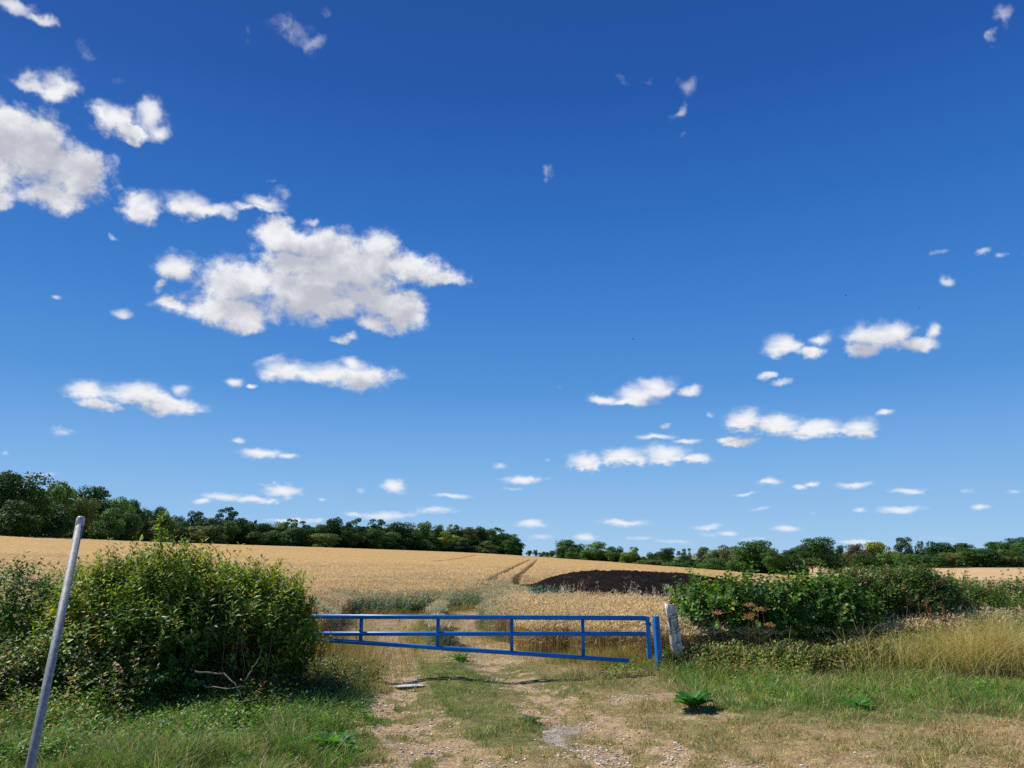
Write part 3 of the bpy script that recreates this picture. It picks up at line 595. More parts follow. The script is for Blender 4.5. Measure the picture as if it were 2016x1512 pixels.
# shoots standing out of the top of the big bush
def sprig(name, label, cat, base, tip, n, L, W, cols, kind='lance', r=.006):
    root = tag(empty(name, tuple(base)), label, cat); gl, gt = Geo(), Geo(); base, tip = np.array(base), np.array(tip)
    tube(gt, [base + (tip - base) * t + np.array([.03 * math.sin(5 * t), 0, 0]) for t in np.linspace(0, 1, 7)], np.linspace(r, r * .4, 7), 5, rgb('#66703a'))
    d = norm(tip - base)
    for k in range(n):
        c = base + (tip - base) * (k + .6) / n; m = 5
        shoots(gl, gt, np.repeat(c[None], 4, 0), rdir(4) * np.array([1, 1, .3]) + d * .6, .10, 3, L, W, kind, cols)
    gl.obj('leaves', leaf_m, root); gt.obj('stem', bark_m, root)
sprig('sapling', 'slender ash sapling shoot poking above the big bush in front of the wood', 'sapling', (-4.45, 9.9, 1.7), (-4.43, 9.9, 2.27), 7, .085, .03, ['#7d9a3c', '#93ac4a'])
# nettles
def weeds(name, label, cat, cx, cy, rx, ry, n, h, cols, L=.098, W=.046, droop=.5, pairs=8, group=None, p=None, kind='lance'):
    x = cx + R.uniform(-1, 1, n) * rx; y = cy + R.uniform(-1, 1, n) * ry * np.sqrt(np.clip(1 - ((x - cx) / rx) ** 2, 0, 1)) ; gz = terr(x, y)
    root = tag(empty(name, (cx, cy, float(terr(cx, cy)))), label, cat, group); gl, gt = Geo(), Geo()
    hh = h * R.uniform(.6, 1.05, n) * (1 - .25 * np.abs(x - cx) / rx)
    shoots(gl, gt, np.stack([x, y, gz], 1), np.stack([R.normal(0, .13, n), R.normal(-.03, .13, n), np.ones(n)], 1), hh, pairs, L, W, kind, cols, p, droop=droop, spread=1.0, bend=.15)
    gl.obj('leaves', leaf_m, root); gt.obj('stems', bark_m, root)
NET = ['#48682e', '#5a7c36', '#6c8c40', '#889c4a']
WILT = ['#6f8a3c', '#809444', '#98a254', '#b4ac6a', '#6a8238', '#587430']
weeds('nettle_clump', 'dark green nettle clump under the middle of the big pointed-leaved bush', 'nettles', -3.85, 9.35, .42, .3, 110, .62, NET)
weeds('nettle_clump', 'tall green nettle clump before the low hedge, outside the leaning pole', 'nettles', -5.95, 9.3, .5, .4, 170, .95, NET)
weeds('nettle_clump', 'small nettle clump under the right shoulder of the big pointed-leaved bush', 'nettles', -3.1, 9.75, .25, .25, 40, .42, NET)
weeds('yellow_weed', 'bright yellow-green weed in the grass below the dead branches', 'weed', *T(505, 1398)[:2], .24, .2, 60, .34, ['#b8c044', '#d2d060', '#98ac3c'], L=.08, W=.034, droop=0, pairs=5)
weeds('nettle_clump', 'wilting nettle clump right beside the foot of the leaning wooden post', 'nettles', 3.35, 12.5, .55, .35, 230, .55, WILT + ['#6b5438'], droop=1.5)
weeds('nettle_clump', 'wilting drooping nettle clump below the round-leaved hazel', 'nettles', 4.3, 12.3, .6, .35, 270, .58, WILT + ['#6b5438'], droop=1.5)
weeds('nettle_clump', 'olive and brown nettle clump between the hazel and the blond grass', 'nettles', 5.35, 12.35, .6, .35, 260, .60, WILT + ['#b09a55', '#6b5438'], droop=1.4)
weeds('nettle_clump', 'nettle clump with yellow leaves at the start of the blond grass', 'nettles', 6.25, 12.7, .5, .35, 160, .65, WILT + ['#b8a850', '#c0a860'])
weeds('nettle_clump', 'short green weeds between the blue post and the wooden post', 'weeds', 2.62, 12.75, .28, .3, 80, .42, NET + ['#6b5a38'])
weeds('nettle_clump', 'dark green nettle clump against the hedge behind the blond grass', 'nettles', 8.4, 13.5, 1.3, .3, 260, .95, NET)
HAZ = ['#507630', '#618a36', '#7ca040', '#3e6226', '#a4b44c']
bush('hazel_bush', 'round-leaved hazel bush in the hedge, nearest the leaning wooden post', 'hazel',
     [(3.55, 13.9, .78, .62, .7, .44), (4.3, 13.9, .74, .75, .75, .48), (5.1, 14.0, .75, .7, .75, .50), (5.7, 14.1, .76, .6, .75, .52), (4.7, 14.5, .28, 1.5, .4, .45), (6.0, 14.3, .28, .7, .4, .45)], 3000, .088, .078, 'round', HAZ, [.3, .28, .15, .22, .05], stems=30, base=((3.6, 5.8), (13.7, 14.3)), shoot_len=(.15, .36), pairs=4, up=.55, droop=.25, stemr=.016, inner_n=.9)
bush('hedge_bush', 'dark maple hedge bush, the tallest, between the hazel and the blond grass', 'bush',
     [(6.35, 14.9, .72, .7, .7, .68), (7.3, 15.0, .76, .85, .8, .72), (7.9, 15.2, .72, .7, .7, .68), (6.5, 14.4, .45, .6, .5, .5)], 5000, .072, .052, 'lance', ['#44682e', '#567c34', '#68903c', '#74643c', '#8a6e40'], [.3, .28, .22, .12, .08], stems=18)
bush('hedge_bush', 'reddish-tipped green hedge bush behind the blond grass, at the edge of the photo', 'bush',
     [(8.9, 16.0, .58, .9, .8, .64), (10.2, 16.4, .52, 1.0, .8, .66), (11.8, 16.8, .48, 1.1, .9, .68), (8.6, 15.3, .25, 1.0, .5, .5), (10.6, 15.7, .25, 1.2, .5, .5), (9.0, 15.2, .4, .9, .5, .5)], 5600, .072, .052, 'lance', ['#48702e', '#5a8234', '#70943e', '#36561f', '#946c42'], [.3, .28, .2, .14, .08], stems=18)
bush('hedge_bush', 'hedge bush continuing beyond the blond grass outside the hazel', 'bush',
     [(13.6, 17.2, .55, 1.2, .9, .75), (15.6, 17.8, .55, 1.2, .9, .75)], 1500, .07, .05, 'lance', ['#3f6228', '#4f722e', '#628236', '#2e4c1e'], stems=8)
# dead twigs in the hollow under the big bush
def dead(name, label, paths, col='#b3a184'):
    c = np.mean([p[0][0] for p in paths], 0); root = tag(empty(name, (c[0], c[1], float(terr(c[0], c[1])))), label, 'dead branch')
    for k, (pts, r) in enumerate(paths):
        g = Geo(); pts = np.array(pts); t = np.linspace(0, len(pts) - 1, 4 * len(pts)); P_ = np.stack([np.interp(t, range(len(pts)), pts[:, a]) for a in range(3)], 1) + R.normal(0, .006, (len(t), 3))
        tube(g, P_, np.linspace(r, r * .45, len(t)), 6, rgb(col) * R.uniform(.8, 1.1)); g.obj('limb', bark_m, root)
def W3(px, row, y): u, e = xof(px, row), elev(px, row); return (u * y, y, EYE + e * y)
dead('dead_branch', 'pale forked dead branch bleached grey in the hollow under the big bush', [([W3(385, 1322, 9.0), W3(440, 1328, 9.0), W3(462, 1345, 8.95), W3(477, 1374, 8.9)], .010), ([W3(400, 1350, 9.05), W3(440, 1356, 9.0), W3(480, 1352, 9.0)], .007), ([W3(482, 1340, 9.05), W3(500, 1312, 9.05), W3(516, 1280, 9.1)], .008)])
dead('dead_branch', 'thin straight dead stick lying on the grass below the big bush', [([W3(432, 1388, 8.85), W3(470, 1381, 8.85), W3(507, 1374, 8.9)], .006)])
dead('dead_branch', 'tangle of dry bare twigs standing inside the big bush', [([W3(px, 1360, 9.6), W3(px + 6, 1310, 9.5), W3(px + dx, 1240, 9.4)], .005) for px, dx in ((378, -6), (455, 14), (475, -2), (520, 20), (432, 10), (350, 12))], '#8f8068')
# low weeds mixed into the grass in the shade of the big bush and on the right-hand verge
g = Geo()
for (x0, x1, y0, y1, n_) in ((-6.2, -1.8, 6.6, 9.4, 1500), (2.4, 7.5, 9.7, 11.9, 1100), (-3.2, -2.1, 9.4, 13.5, 260), (1.3, 2.6, 11.6, 13.0, 160)):
    x, y = R.uniform(x0, x1, n_), R.uniform(y0, y1, n_); k = (fbm(x * 1.6, y * 1.6, 0, 3, 141) > .47) & (bare(x, y) < .3); x, y = x[k], y[k]; m = len(x)
    shoots(g, None, np.stack([x, y, terr(x, y)], 1), rdir(m) * .5 + np.array([0, 0, 1]), R.uniform(.06, .2, m), 4, .055, .03, 'lance', ['#6a963e', '#7ba848', '#5a8436', '#94ac50'], spread=1.1, droop=.1)
# taller tangled weeds spilling from the foot of the bush towards the verge
def fill_weeds(x0, x1, y0, y1, n_, h0, h1, cols, thr, seed, L=.075, W=.036):
    x, y = R.uniform(x0, x1, n_), R.uniform(y0, y1, n_); k = (fbm(x * 1.2, y * 1.2, 0, 3, seed) + .3 * sstep(y, y0 + .3, y1) > thr) & (bare(x, y) < .3); x, y = x[k], y[k]; m = len(x)
    shoots(g, None, np.stack([x, y, terr(x, y)], 1), rdir(m) * .35 + np.array([0, 0, 1]), R.uniform(h0, h1, m), 5, L, W, 'lance', cols, spread=1.0, droop=.2)
fill_weeds(-6.6, -4.0, 8.5, 9.4, 700, .35, .70, ['#668a38', '#7a983e', '#547630', '#94a044', '#8c6e44'], .44, 411)
fill_weeds(-3.9, -2.5, 9.0, 9.7, 260, .2, .45, ['#547630', '#6a4c34', '#7a5c3c', '#668a38'], .46, 412)
fill_weeds(-5.5, -1.6, 6.8, 9.3, 2300, .06, .22, ['#5c8a38', '#6c9a40', '#4d7830', '#84a848'], .47, 413, .06, .03)
fill_weeds(-6.4, -3.9, 7.0, 9.4, 1500, .15, .42, ['#5f8a38', '#70983e', '#4d7430', '#8fa84a', '#a8904e'], .52, 401)
fill_weeds(-4.2, -2.2, 8.2, 9.5, 420, .10, .30, ['#5f8a38', '#7a9e42', '#8fae4a'], .58, 402)
fill_weeds(-3.0, -1.9, 9.5, 12.0, 620, .15, .45, ['#4d7430', '#5f8636', '#7a7a40', '#8a6f44'], .46, 405)
fill_weeds(2.7, 8.5, 11.5, 12.3, 900, .15, .45, ['#6a8a3c', '#8a9a48', '#a8a45a', '#5a7a34', '#b8a468'], .50, 403)
fill_weeds(6.0, 9.8, 11.8, 13.2, 700, .4, .85, ['#7a8e42', '#98a050', '#b4ac62', '#64803a'], .56, 404)
tag(g.obj('ground_weeds', leaf_m), 'low leafy weeds mixed into the grass of the verge', 'weeds', kind='stuff')
# broad-leaved plants
def rosette(name, label, cat, x, y, n, L, W, cols, up=(.15, 1.1), group=None):
    z = float(terr(x, y)); root = tag(empty(name, (x, y, z)), label, cat, group); g = Geo()
    for k in range(n):
        th = k * 2.4; e = R.uniform(*up); l = L * R.uniform(.7, 1.1); w = W * R.uniform(.8, 1.1); c = np.clip(rgb(cols[R.integers(len(cols))]) * R.uniform(.8, 1.2), 0, 1)
        d = np.array([math.cos(th), math.sin(th), 0]); s = np.array([-math.sin(th), math.cos(th), 0]); vs = []; S = 7
        for i in range(S + 1):
            t = i / S; r_ = l * (t * math.cos(e * (1 - .5 * t))); h_ = l * (math.sin(e) * t - .40 * t * t * math.sin(e)) * 1.15 + .01
            ww = w * (math.sin(math.pi * min(1, t * .92 + .04)) ** .8) * .5 if t > .15 else .008; wav = .012 * math.sin(i * 2.1 + k)
            c0 = np.array([x, y, z]) + d * (r_ + .015) + np.array([0, 0, h_])
            vs += [c0 + s * ww + np.array([0, 0, .35 * ww + wav]), c0, c0 - s * ww + np.array([0, 0, .35 * ww - wav])]
        F = np.array([(3 * i + j, 3 * i + j + 1, 3 * i + j + 4, 3 * i + j + 3) for i in range(S) for j in (0, 1)])
        g.add(np.array(vs), F, c)
    g.obj('leaves', leaf_m, root); return root
DK = ['#4a8440', '#5a9648', '#3f7438']
x, y, _ = T(1365, 1397); rosette('dock_plant', 'big glossy dark green dock plant on the verge in front of the wooden post', 'dock plant', x, y, 52, .27, .07, DK, up=(.5, 1.4))
x, y, _ = T(655, 1480); rosette('dock_plant', 'broad-leaved dock plant in the shaded grass in front of the big bush', 'dock plant', x, y, 30, .26, .085, ['#4f8436', '#5f9440', '#437030'], up=(.2, 1.1))
x, y, _ = T(1042, 1422); rosette('dock_plant', 'small flat green weed on the bare track beside the grey gravel patch', 'weed', x, y, 18, .12, .05, ['#5a7a38', '#4a6c30'], up=(.1, .6))
x, y, _ = T(905, 1300); rosette('dock_plant', 'small green plantain on the grass strip just behind the barrier', 'weed', x, y, 20, .2, .07, ['#5a8a3a', '#4f7a34'], up=(.2, .9))
x, y, _ = T(1688, 1397); rosette('dock_plant', 'low bright green weed in the lush grass below the blond grass', 'weed', x, y, 26, .19, .06, ['#4f8a3c', '#5a9444'], up=(.2, 1.0))
x, y, _ = T(1492, 1382); rosette('dock_plant', 'single small broad-leaved weed on the dry verge below the wilting nettles', 'weed', x, y, 7, .13, .07, ['#7a8a48', '#8a8a4a'], up=(.2, .8))
# red-brown dock seed spikes
def spikes(name, label, cx, cy, n, h, rx, col, cat='dock seed heads', umbel=False):
    root = tag(empty(name, (cx, cy, float(terr(cx, cy)))), label, cat)
    for k in range(n):
        g = Geo(); x, y = cx + R.normal(0, rx), cy + R.normal(0, rx * .6); z = float(terr(x, y)); hh = h * R.uniform(.65, 1.05); ln = R.normal(0, .12, 2)
        P_ = [np.array([x + ln[0] * t * hh, y + ln[1] * t * hh, z + hh * t]) for t in (0, .35, .7, 1)]
        tube(g, P_, [.004, .004, .003, .002], 4, rgb('#a8845c'))
        m = 90; t = R.uniform(.45, 1, m); c = P_[0] + (P_[3] - P_[0]) * t[:, None]
        if umbel: c = P_[3] + rdir(m) * np.array([.11, .11, .025]) * R.uniform(.3, 1, m)[:, None] + np.array([0, 0, .02])
        leaves(g, c + rdir(m) * (.035 * (1.2 - t))[:, None], rdir(m) + np.array([0, 0, .5]), rdir(m), R.uniform(.015, .03, m), R.uniform(.012, .022, m), palette([col], m, .6, 1.25), 'lance')
        g.obj('seed_spike', leaf_m, root)
x, y, _ = T(645, 1262); spikes('dock_seed_heads', 'rust-red dock seed heads behind the barrier beside the big bush', -3.45, 14.2, 34, .85, .26, '#9a6440')
spikes('dock_seed_heads', 'rust-brown seed heads just in front of the low barrier rail by the bush', -2.9, 11.9, 8, .75, .08, '#a8603a')
spikes('dock_seed_heads', 'reddish dock seed heads rising from the blond grass against the hedge', 6.9, 13.0, 12, .95, .15, '#8f5236')
spikes('dock_seed_heads', 'dark red dock spike in the crop behind the latch end of the barrier', 1.75, 14.2, 3, .75, .05, '#8a3c28')
spikes('dock_seed_heads', 'brown dry seed heads at the near edge of the dark muck heap', *[1.75, 24.0], 14, .95, .28, '#9a6a40')
spikes('hogweed_heads', 'orange-brown dry hogweed heads in the dark gap under the hazel', 3.75, 12.6, 7, .9, .38, '#c8a070', 'dry hogweed', True)
# ------------------------------------------------------------------ wild oats and blue-green plants by the heap
def oats(n, x0, x1, y0, y1, h, col, label, name, rad=.1):
    g = Geo(); x = R.uniform(x0, x1, n); y = R.uniform(y0, y1, n); x = x + np.sin(x * 2.3) * .5; z = terr(x, y); hh = h * R.uniform(.8, 1.12, n); az_ = R.uniform(0, math.tau, n)
    blades(g, np.stack([x, y, z], 1), az_, hh, .012, .12, rgb('#b5aa82'), rgb('#cfc8a8'), seg=2)
    m = 14; i = np.repeat(np.arange(n), m); t = R.uniform(.7, 1.0, n * m); c = np.stack([x[i] + np.cos(az_[i]) * .1 * hh[i] * t, y[i] + np.sin(az_[i]) * .1 * hh[i] * t, z[i] + hh[i] * t * .96], 1) + rdir(n * m) * rad * (1.15 - t)[:, None] * 1.6
    leaves(g, c, rdir(n * m) * .5 + np.array([0, 0, -1]), rdir(n * m), R.uniform(.04, .06, n * m), .016, palette([col, '#e2dcc4', '#c2bc9a'], n * m), 'lance')
    tag(g.obj(name, wheat_m), label, name.replace('_', ' '), kind='stuff')
oats(110, 1.2, 6.4, 19.6, 21.2, 1.02, '#d8d3bc', 'pale wild oats standing in front of the dark muck heap', 'wild_oats')
g = Geo()
shoots(g, None, np.stack([R.normal(.85, .36, 260), R.normal(24.3, .4, 260), np.full(260, 0.0) + float(terr(.85, 24.3))], 1), rdir(260) * .3 + np.array([0, 0, 1]), R.uniform(.5, .85, 260), 6, .12, .022, 'lance', ['#7da58c', '#8fb49a', '#6f957c'], droop=0, spread=.5)
tag(g.obj('bluegreen_plants', leaf_m), 'patch of blue-green leafy plants at the near corner of the dark muck heap', 'plants', kind='stuff')
g = Geo(); m = 1500; t = R.random(m); xx = -5.2 + 4.9 * t + R.normal(0, .15, m); yy = 23.8 + .95 * np.clip(xx + 5, 0, 4.6) + R.normal(0, .22, m)
shoots(g, None, np.stack([xx, yy, terr(xx, yy)], 1), rdir(m) * .3 + np.array([0, 0, 1]), R.uniform(.2, .62, m), 6, .13, .022, 'lance', ['#8fa888', '#a2b494', '#7f9a74', '#a8ac80', '#94a070'], droop=0, spread=.5)
tag(g.obj('fieldside_weeds', leaf_m), 'grey-green weeds along the near edge of the crop where the track turns', 'weeds', kind='stuff')
# ------------------------------------------------------------------ muck heap
hx, hy, hrx, hry = HEAP[0]; g = Geo(); a = np.linspace(0, math.tau, 260); r = np.linspace(0, 1, 90)
Ah, Rh = np.meshgrid(a, r); nn = 1 + .07 * (fbm(np.cos(Ah) * 3 + 5, np.sin(Ah) * 3, 0, 3, 6) - .5); Xh = hx + np.cos(Ah) * Rh * hrx * nn; Yh = hy + np.sin(Ah) * Rh * hry * nn
prof = np.clip(1 - Rh ** 3.4, 0, 1) ** .8; Zh = terr(Xh, Yh) + 1.2 * prof * (1 - .10 * np.clip((Xh - hx) / hrx, -.2, 1)) - .1 + (fbm(Xh * 2.2, Yh * 2.2, 0, 5, 19) - .5) * .26 * (Rh < .985) * .7 + (fbm(Xh * 9, Yh * 9, 0, 2, 29) - .5) * .12
ii = np.arange(89)[:, None] * 260 + np.arange(259)[None]; ch = rgb('#221c19') * (1 + .7 * (fbm(Xh * 3, Yh * 3, 0, 4, 39) - .5))[..., None]; ch[fbm(Xh * 6, Yh * 2, 0, 3, 49) > .72] = rgb('#40332a')
rim = (Rh > .93) & (fbm(Xh, Yh, 0, 2, 59) > .5) & (Xh < hx - 1); ch[rim] = rgb('#7a4c38')
g.add(np.stack([Xh, Yh, Zh], -1).reshape(-1, 3), np.stack([ii, ii + 1, ii + 261, ii + 260], -1).reshape(-1, 4), np.clip(ch, 0, 1).reshape(-1, 3))
tag(g.obj('muck_heap', material('dark muck', rough=1.0, spec=.05, bump=(12, 1.0, .12), noise_amt=.4, noise_scale=5), smooth=True), 'broad low heap of dark brown muck in the golden crop', 'muck heap')
# ------------------------------------------------------------------ barrier, posts, pole, litter
paint = material('blue paint', rough=.38, spec=.5, attr=False, tint=tuple(rgb('#0b7acc')), noise_amt=.13, noise_scale=9, bump=(150, .12, .002))
_t = paint.node_tree; _p = _t.nodes['Principled BSDF']; _src = _p.inputs['Base Color'].links[0].from_socket
_n = N(_t, 'ShaderNodeTexNoise'); _n.inputs['Scale'].default_value = 26; _n.inputs['Detail'].default_value = 6; _g = _t.nodes.new('ShaderNodeNewGeometry'); _t.links.new(_g.outputs['Position'], _n.inputs['Vector'])
_t.links.new(MIXC(_t, SMOOTH(_t, _n.outputs['Fac'], .69, .75), _src, rgb('#7fa6bf')), _p.inputs['Base Color'])
GY = 12.15
def gp(px, row, dy=0.0): return np.array(W3(px, row, GY + dy))
gate = tag(empty('barrier_gate', tuple(np.array([gp(1275, 1216)[0], GY, float(terr(2.1, GY))]))), 'long blue metal swing barrier with a sloping bottom rail closed across the track', 'barrier')
def rail(name, a, b, r, k=14):
    g = Geo(); tube(g, [a, (a + b) / 2, b], r, k); return g.obj(name, paint, gate)
TR = (gp(520, 1213), gp(1271, 1217)); MR = (gp(520, 1247.5), gp(1271, 1248)); BR = (gp(520, 1252), gp(1238, 1301))
rail('top_rail', *TR, .034); rail('middle_rail', *MR, .032); rail('bottom_rail', *BR, .032)
for px in (711.5, 863, 1008, 1148):
    t = (px - 520) / 751; a = TR[0] + (TR[1] - TR[0]) * t; tb = (px - 520) / 718; b = BR[0] + (BR[1] - BR[0]) * tb
    g = Geo(); c = (a + b) / 2; box(g, c, (.050, .038, a[2] - b[2] - .03)); g.obj('upright', paint, gate)
g = Geo(); a, b = gp(1274.5, 1213.5), gp(1279, 1297); h = a[2] - b[2]; V = []
for z_, c in ((0, b), (1, a)):
    for dx, dy in ((-.030, -.026), (.030, -.026), (.030, .026), (-.030, .026)): V.append((c[0] + dx, GY + dy, c[2]))
g.add(V, [np.array([(0, 1, 5, 4), (1, 2, 6, 5), (2, 3, 7, 6), (3, 0, 4, 7), (4, 5, 6, 7), (3, 2, 1, 0)])]); g.obj('end_post', paint, gate, smooth=False)
g = Geo(); c = gp(1268, 1228); tube(g, [c + np.array([-.03, -.045, 0]), c + np.array([.09, -.045, 0])], .010, 8); box(g, c + np.array([.09, -.03, 0]), (.02, .05, .05)); g.obj('latch', paint, gate)
# hinge post, mostly inside the bush
hp = Geo(); xh = gp(520, 1213)[0] - .09; box(hp, (xh, GY, .45), (.12, .12, .92)); ho = hp.obj('gate_post', paint, smooth=False); tag(ho, 'blue metal hinge post hidden deep in the big bush', 'gate post')
# slamming post: square hollow steel turned on edge towards us
root = tag(empty('gate_post', (2.27, 12.5, float(terr(2.27, 12.5)))), 'square blue metal post standing between the barrier end and the old wooden post', 'gate post')
g = Geo(); th = math.radians(62); s = .056; b = np.array([2.27, 12.5, -.1]); a = np.array([gp(1291, 1213, .35)[0], 12.5, gp(1291, 1214, .35)[2]]); V = []
for c in (b, a):
    for k in range(4): V.append(c + s * np.array([math.cos(th + k * math.pi / 2), math.sin(th + k * math.pi / 2), 0]))
g.add(V, [np.array([(0, 1, 5, 4), (1, 2, 6, 5), (2, 3, 7, 6), (3, 0, 4, 7), (3, 2, 1, 0)])]); g.obj('post_tube', paint, root, smooth=False)
g = Geo(); V = [a + np.array([s * 1.02 * math.cos(th + k * math.pi / 2), s * 1.02 * math.sin(th + k * math.pi / 2), dz]) for dz in (.001, .006) for k in range(4)]
g.add(V, [np.array([(0, 1, 5, 4), (1, 2, 6, 5), (2, 3, 7, 6), (3, 0, 4, 7), (4, 5, 6, 7), (3, 2, 1, 0)])]); g.obj('cap_plate', paint, root, smooth=False)
wire_m = material('rusty wire', rough=.6, spec=.4, attr=False, tint=tuple(rgb('#4a4038')), noise_amt=.3, noise_scale=40, metallic=.5)
# old wooden post
wood_m = material('weathered wood', rough=.9, spec=.15, noise_amt=.2, noise_scale=8)
_t = wood_m.node_tree; _p = _t.nodes['Principled BSDF']; _src = _p.inputs['Base Color'].links[0].from_socket
_g = _t.nodes.new('ShaderNodeTexCoord'); _m = _t.nodes.new('ShaderNodeMapping'); _m.inputs['Scale'].default_value = (30, 30, 2.2); _m.inputs['Rotation'].default_value = (0, math.radians(9), 0); _t.links.new(_g.outputs['Object'], _m.inputs[0])
_n = N(_t, 'ShaderNodeTexNoise'); _n.inputs['Scale'].default_value = 1.0; _n.inputs['Detail'].default_value = 7; _n.inputs['Roughness'].default_value = .65; _t.links.new(_m.outputs[0], _n.inputs['Vector'])
_t.links.new(MIXC(_t, 1.0, _src, SMOOTH(_t, _n.outputs['Fac'], .38, .54, .38, 1.2), 'MULTIPLY'), _p.inputs['Base Color'])
_b = _t.nodes.new('ShaderNodeBump'); _b.inputs['Strength'].default_value = .9; _b.inputs['Distance'].default_value = .01; _t.links.new(_n.outputs['Fac'], _b.inputs['Height']); _t.links.new(_b.outputs[0], _p.inputs['Normal'])
wb = np.array(W3(1338, 1312, 12.75)); wt = np.array(W3(1319.5, 1190, 12.6)); root = tag(empty('wooden_post', tuple(wb)), 'old grey weathered wooden fence post leaning beside the blue post', 'fence post')
g = Geo(); K = 20; lev = 24; t_ = norm(wt - wb); ax = norm(np.cross(t_, [0, 1, 0])); ay = np.cross(t_, ax); V = []; C = []
wb0 = wb - t_ * .25
for i in range(lev + 1):
    t = i / lev; c = wb0 + (wt - wb0) * t
    for j in range(K):
        a = j / K * math.tau; r = .090 * (1 - .10 * t) * (1 + .07 * math.sin(3 * a + .6) + .05 * math.sin(7 * a + 2 * t)) + .006 * (vnoise(j * .9, i * .25, 0, 5) - .5)
        top = .03 * math.cos(a - .5) if i == lev else 0
        V.append(c + ax * math.cos(a) * r + ay * math.sin(a) * r + t_ * top); C.append(rgb('#e2d8c6') * (1 + .1 * math.sin(a * 5)))
F = np.array([(i * K + j, i * K + (j + 1) % K, (i + 1) * K + (j + 1) % K, (i + 1) * K + j) for i in range(lev) for j in range(K)])
g.add(V, [F, np.array([[lev * K + j for j in range(K)]])], np.array(C)); g.obj('post_trunk', wood_m, root)
for k, t in enumerate((.84, .88, .66, .70, .52, .28)):
    c = wb0 + (wt - wb0) * t; g = Geo(); pts = [c + (ax * math.cos(a) + ay * math.sin(a)) * (.096) + t_ * (.008 * math.sin(2 * a + k) - .02 * math.cos(a)) for a in np.linspace(0, math.tau, 25)]
    tube(g, pts, .0042, 5)
    for a in (1.0 + k, 3.6 + k, 5.1 + k):
        q0 = c + (ax * math.cos(a) + ay * math.sin(a)) * .098; tube(g, [q0 - t_ * .02 + ax * .01, q0 + t_ * .02 - ax * .01], .0025, 4)
    g.obj('wire_wrap', wire_m, root)
# strands running into the hedge and from the blue post
def strand(p0, p1, sag, label, barbs=True):
    g = Geo(); p0, p1 = np.array(p0), np.array(p1); t = np.linspace(0, 1, 24)[:, None]; pts = p0 + (p1 - p0) * t - np.array([0, 0, 1]) * sag * 4 * t * (1 - t)
    tube(g, pts, .0028, 5)
    if barbs:
        for i in range(1, 23, 2): tube(g, [pts[i] + np.array([-.015, 0, -.018]), pts[i] + np.array([.015, 0, .018])], .002, 4)
    tag(g.obj('barbed_wire', wire_m), label, 'wire', 'fence wire strands at the wooden post')
pt = lambda t: wb0 + (wt - wb0) * t
strand(pt(.84) + np.array([.09, 0, 0]), (4.2, 13.6, 1.02), .03, 'rusty barbed wire strand running from the top of the wooden post into the hazel')
strand(pt(.52) + np.array([.09, 0, 0]), (4.2, 13.3, .55), .03, 'rusty barbed wire strand running from the middle of the wooden post into the nettles')
strand((2.20, 12.40, 1.0 * float(gp(1284, 1232, .3)[2])), pt(.66) + np.array([-.09, 0, 0]), .015, 'twisted wire tied from the blue post across to the wooden post')
# leaning galvanised pole
galv = material('galvanised steel', rough=.62, spec=.4, attr=False, tint=(.29, .295, .29), noise_amt=.25, noise_scale=55, metallic=.1, bump=(60, .12, .003))
b0 = np.array(W3(59, 1512, 3.62)); t0 = np.array(W3(158, 1026, 4.12)); dirp = (t0 - b0) / (t0[2] - b0[2]); base = b0 - dirp * (b0[2] + .1)
root = tag(empty('metal_pole', tuple(base)), 'leaning bare galvanised grey metal pole with a closed top, standing alone on the verge', 'pole')
g = Geo(); tube(g, [base, (base + t0) / 2, t0], .0192, 28); g.obj('pole_tube', galv, root)
g = Geo(); dn = norm(dirp); tube(g, [t0 - dn * .028, t0 - dn * .022, t0 + dn * .012, t0 + dn * .020, t0 + dn * .0215], [.0203, .0209, .0209, .019, .014], 28); g.obj('pole_cap', material('worn zinc cap', rough=.5, spec=.5, attr=False, tint=(.50, .48, .44), noise_amt=.3, noise_scale=90), root)
# scrap of pale plastic
x, y, z = T(812, 1354); g = Geo(); nx, ny = 22, 9; Xs, Ys = np.meshgrid(np.linspace(-.24, .24, nx), np.linspace(-.07, .07, ny)); Zs = .012 + .035 * fbm(Xs * 22 + 3, Ys * 22, 0, 3, 2) * (1 - (Xs / .26) ** 2)
Xs = Xs * (1 + .2 * np.sin(Ys * 60)); ii = np.arange(ny - 1)[:, None] * nx + np.arange(nx - 1)[None]; cs = np.where((fbm(Xs * 12, Ys * 12, 0, 2, 5) > .55)[..., None], rgb('#b4d4d8'), rgb('#dcd6cc'))
g.add(np.stack([x + Xs, y + Ys * 1.2 + Xs * .1, z + Zs], -1).reshape(-1, 3), np.stack([ii, ii + 1, ii + nx + 1, ii + nx], -1).reshape(-1, 4), cs.reshape(-1, 3))
tag(g.obj('plastic_scrap', material('dirty plastic', rough=.4, noise_amt=.15, noise_scale=30)), 'crumpled scrap of whitish plastic on the left wheel rut', 'litter')
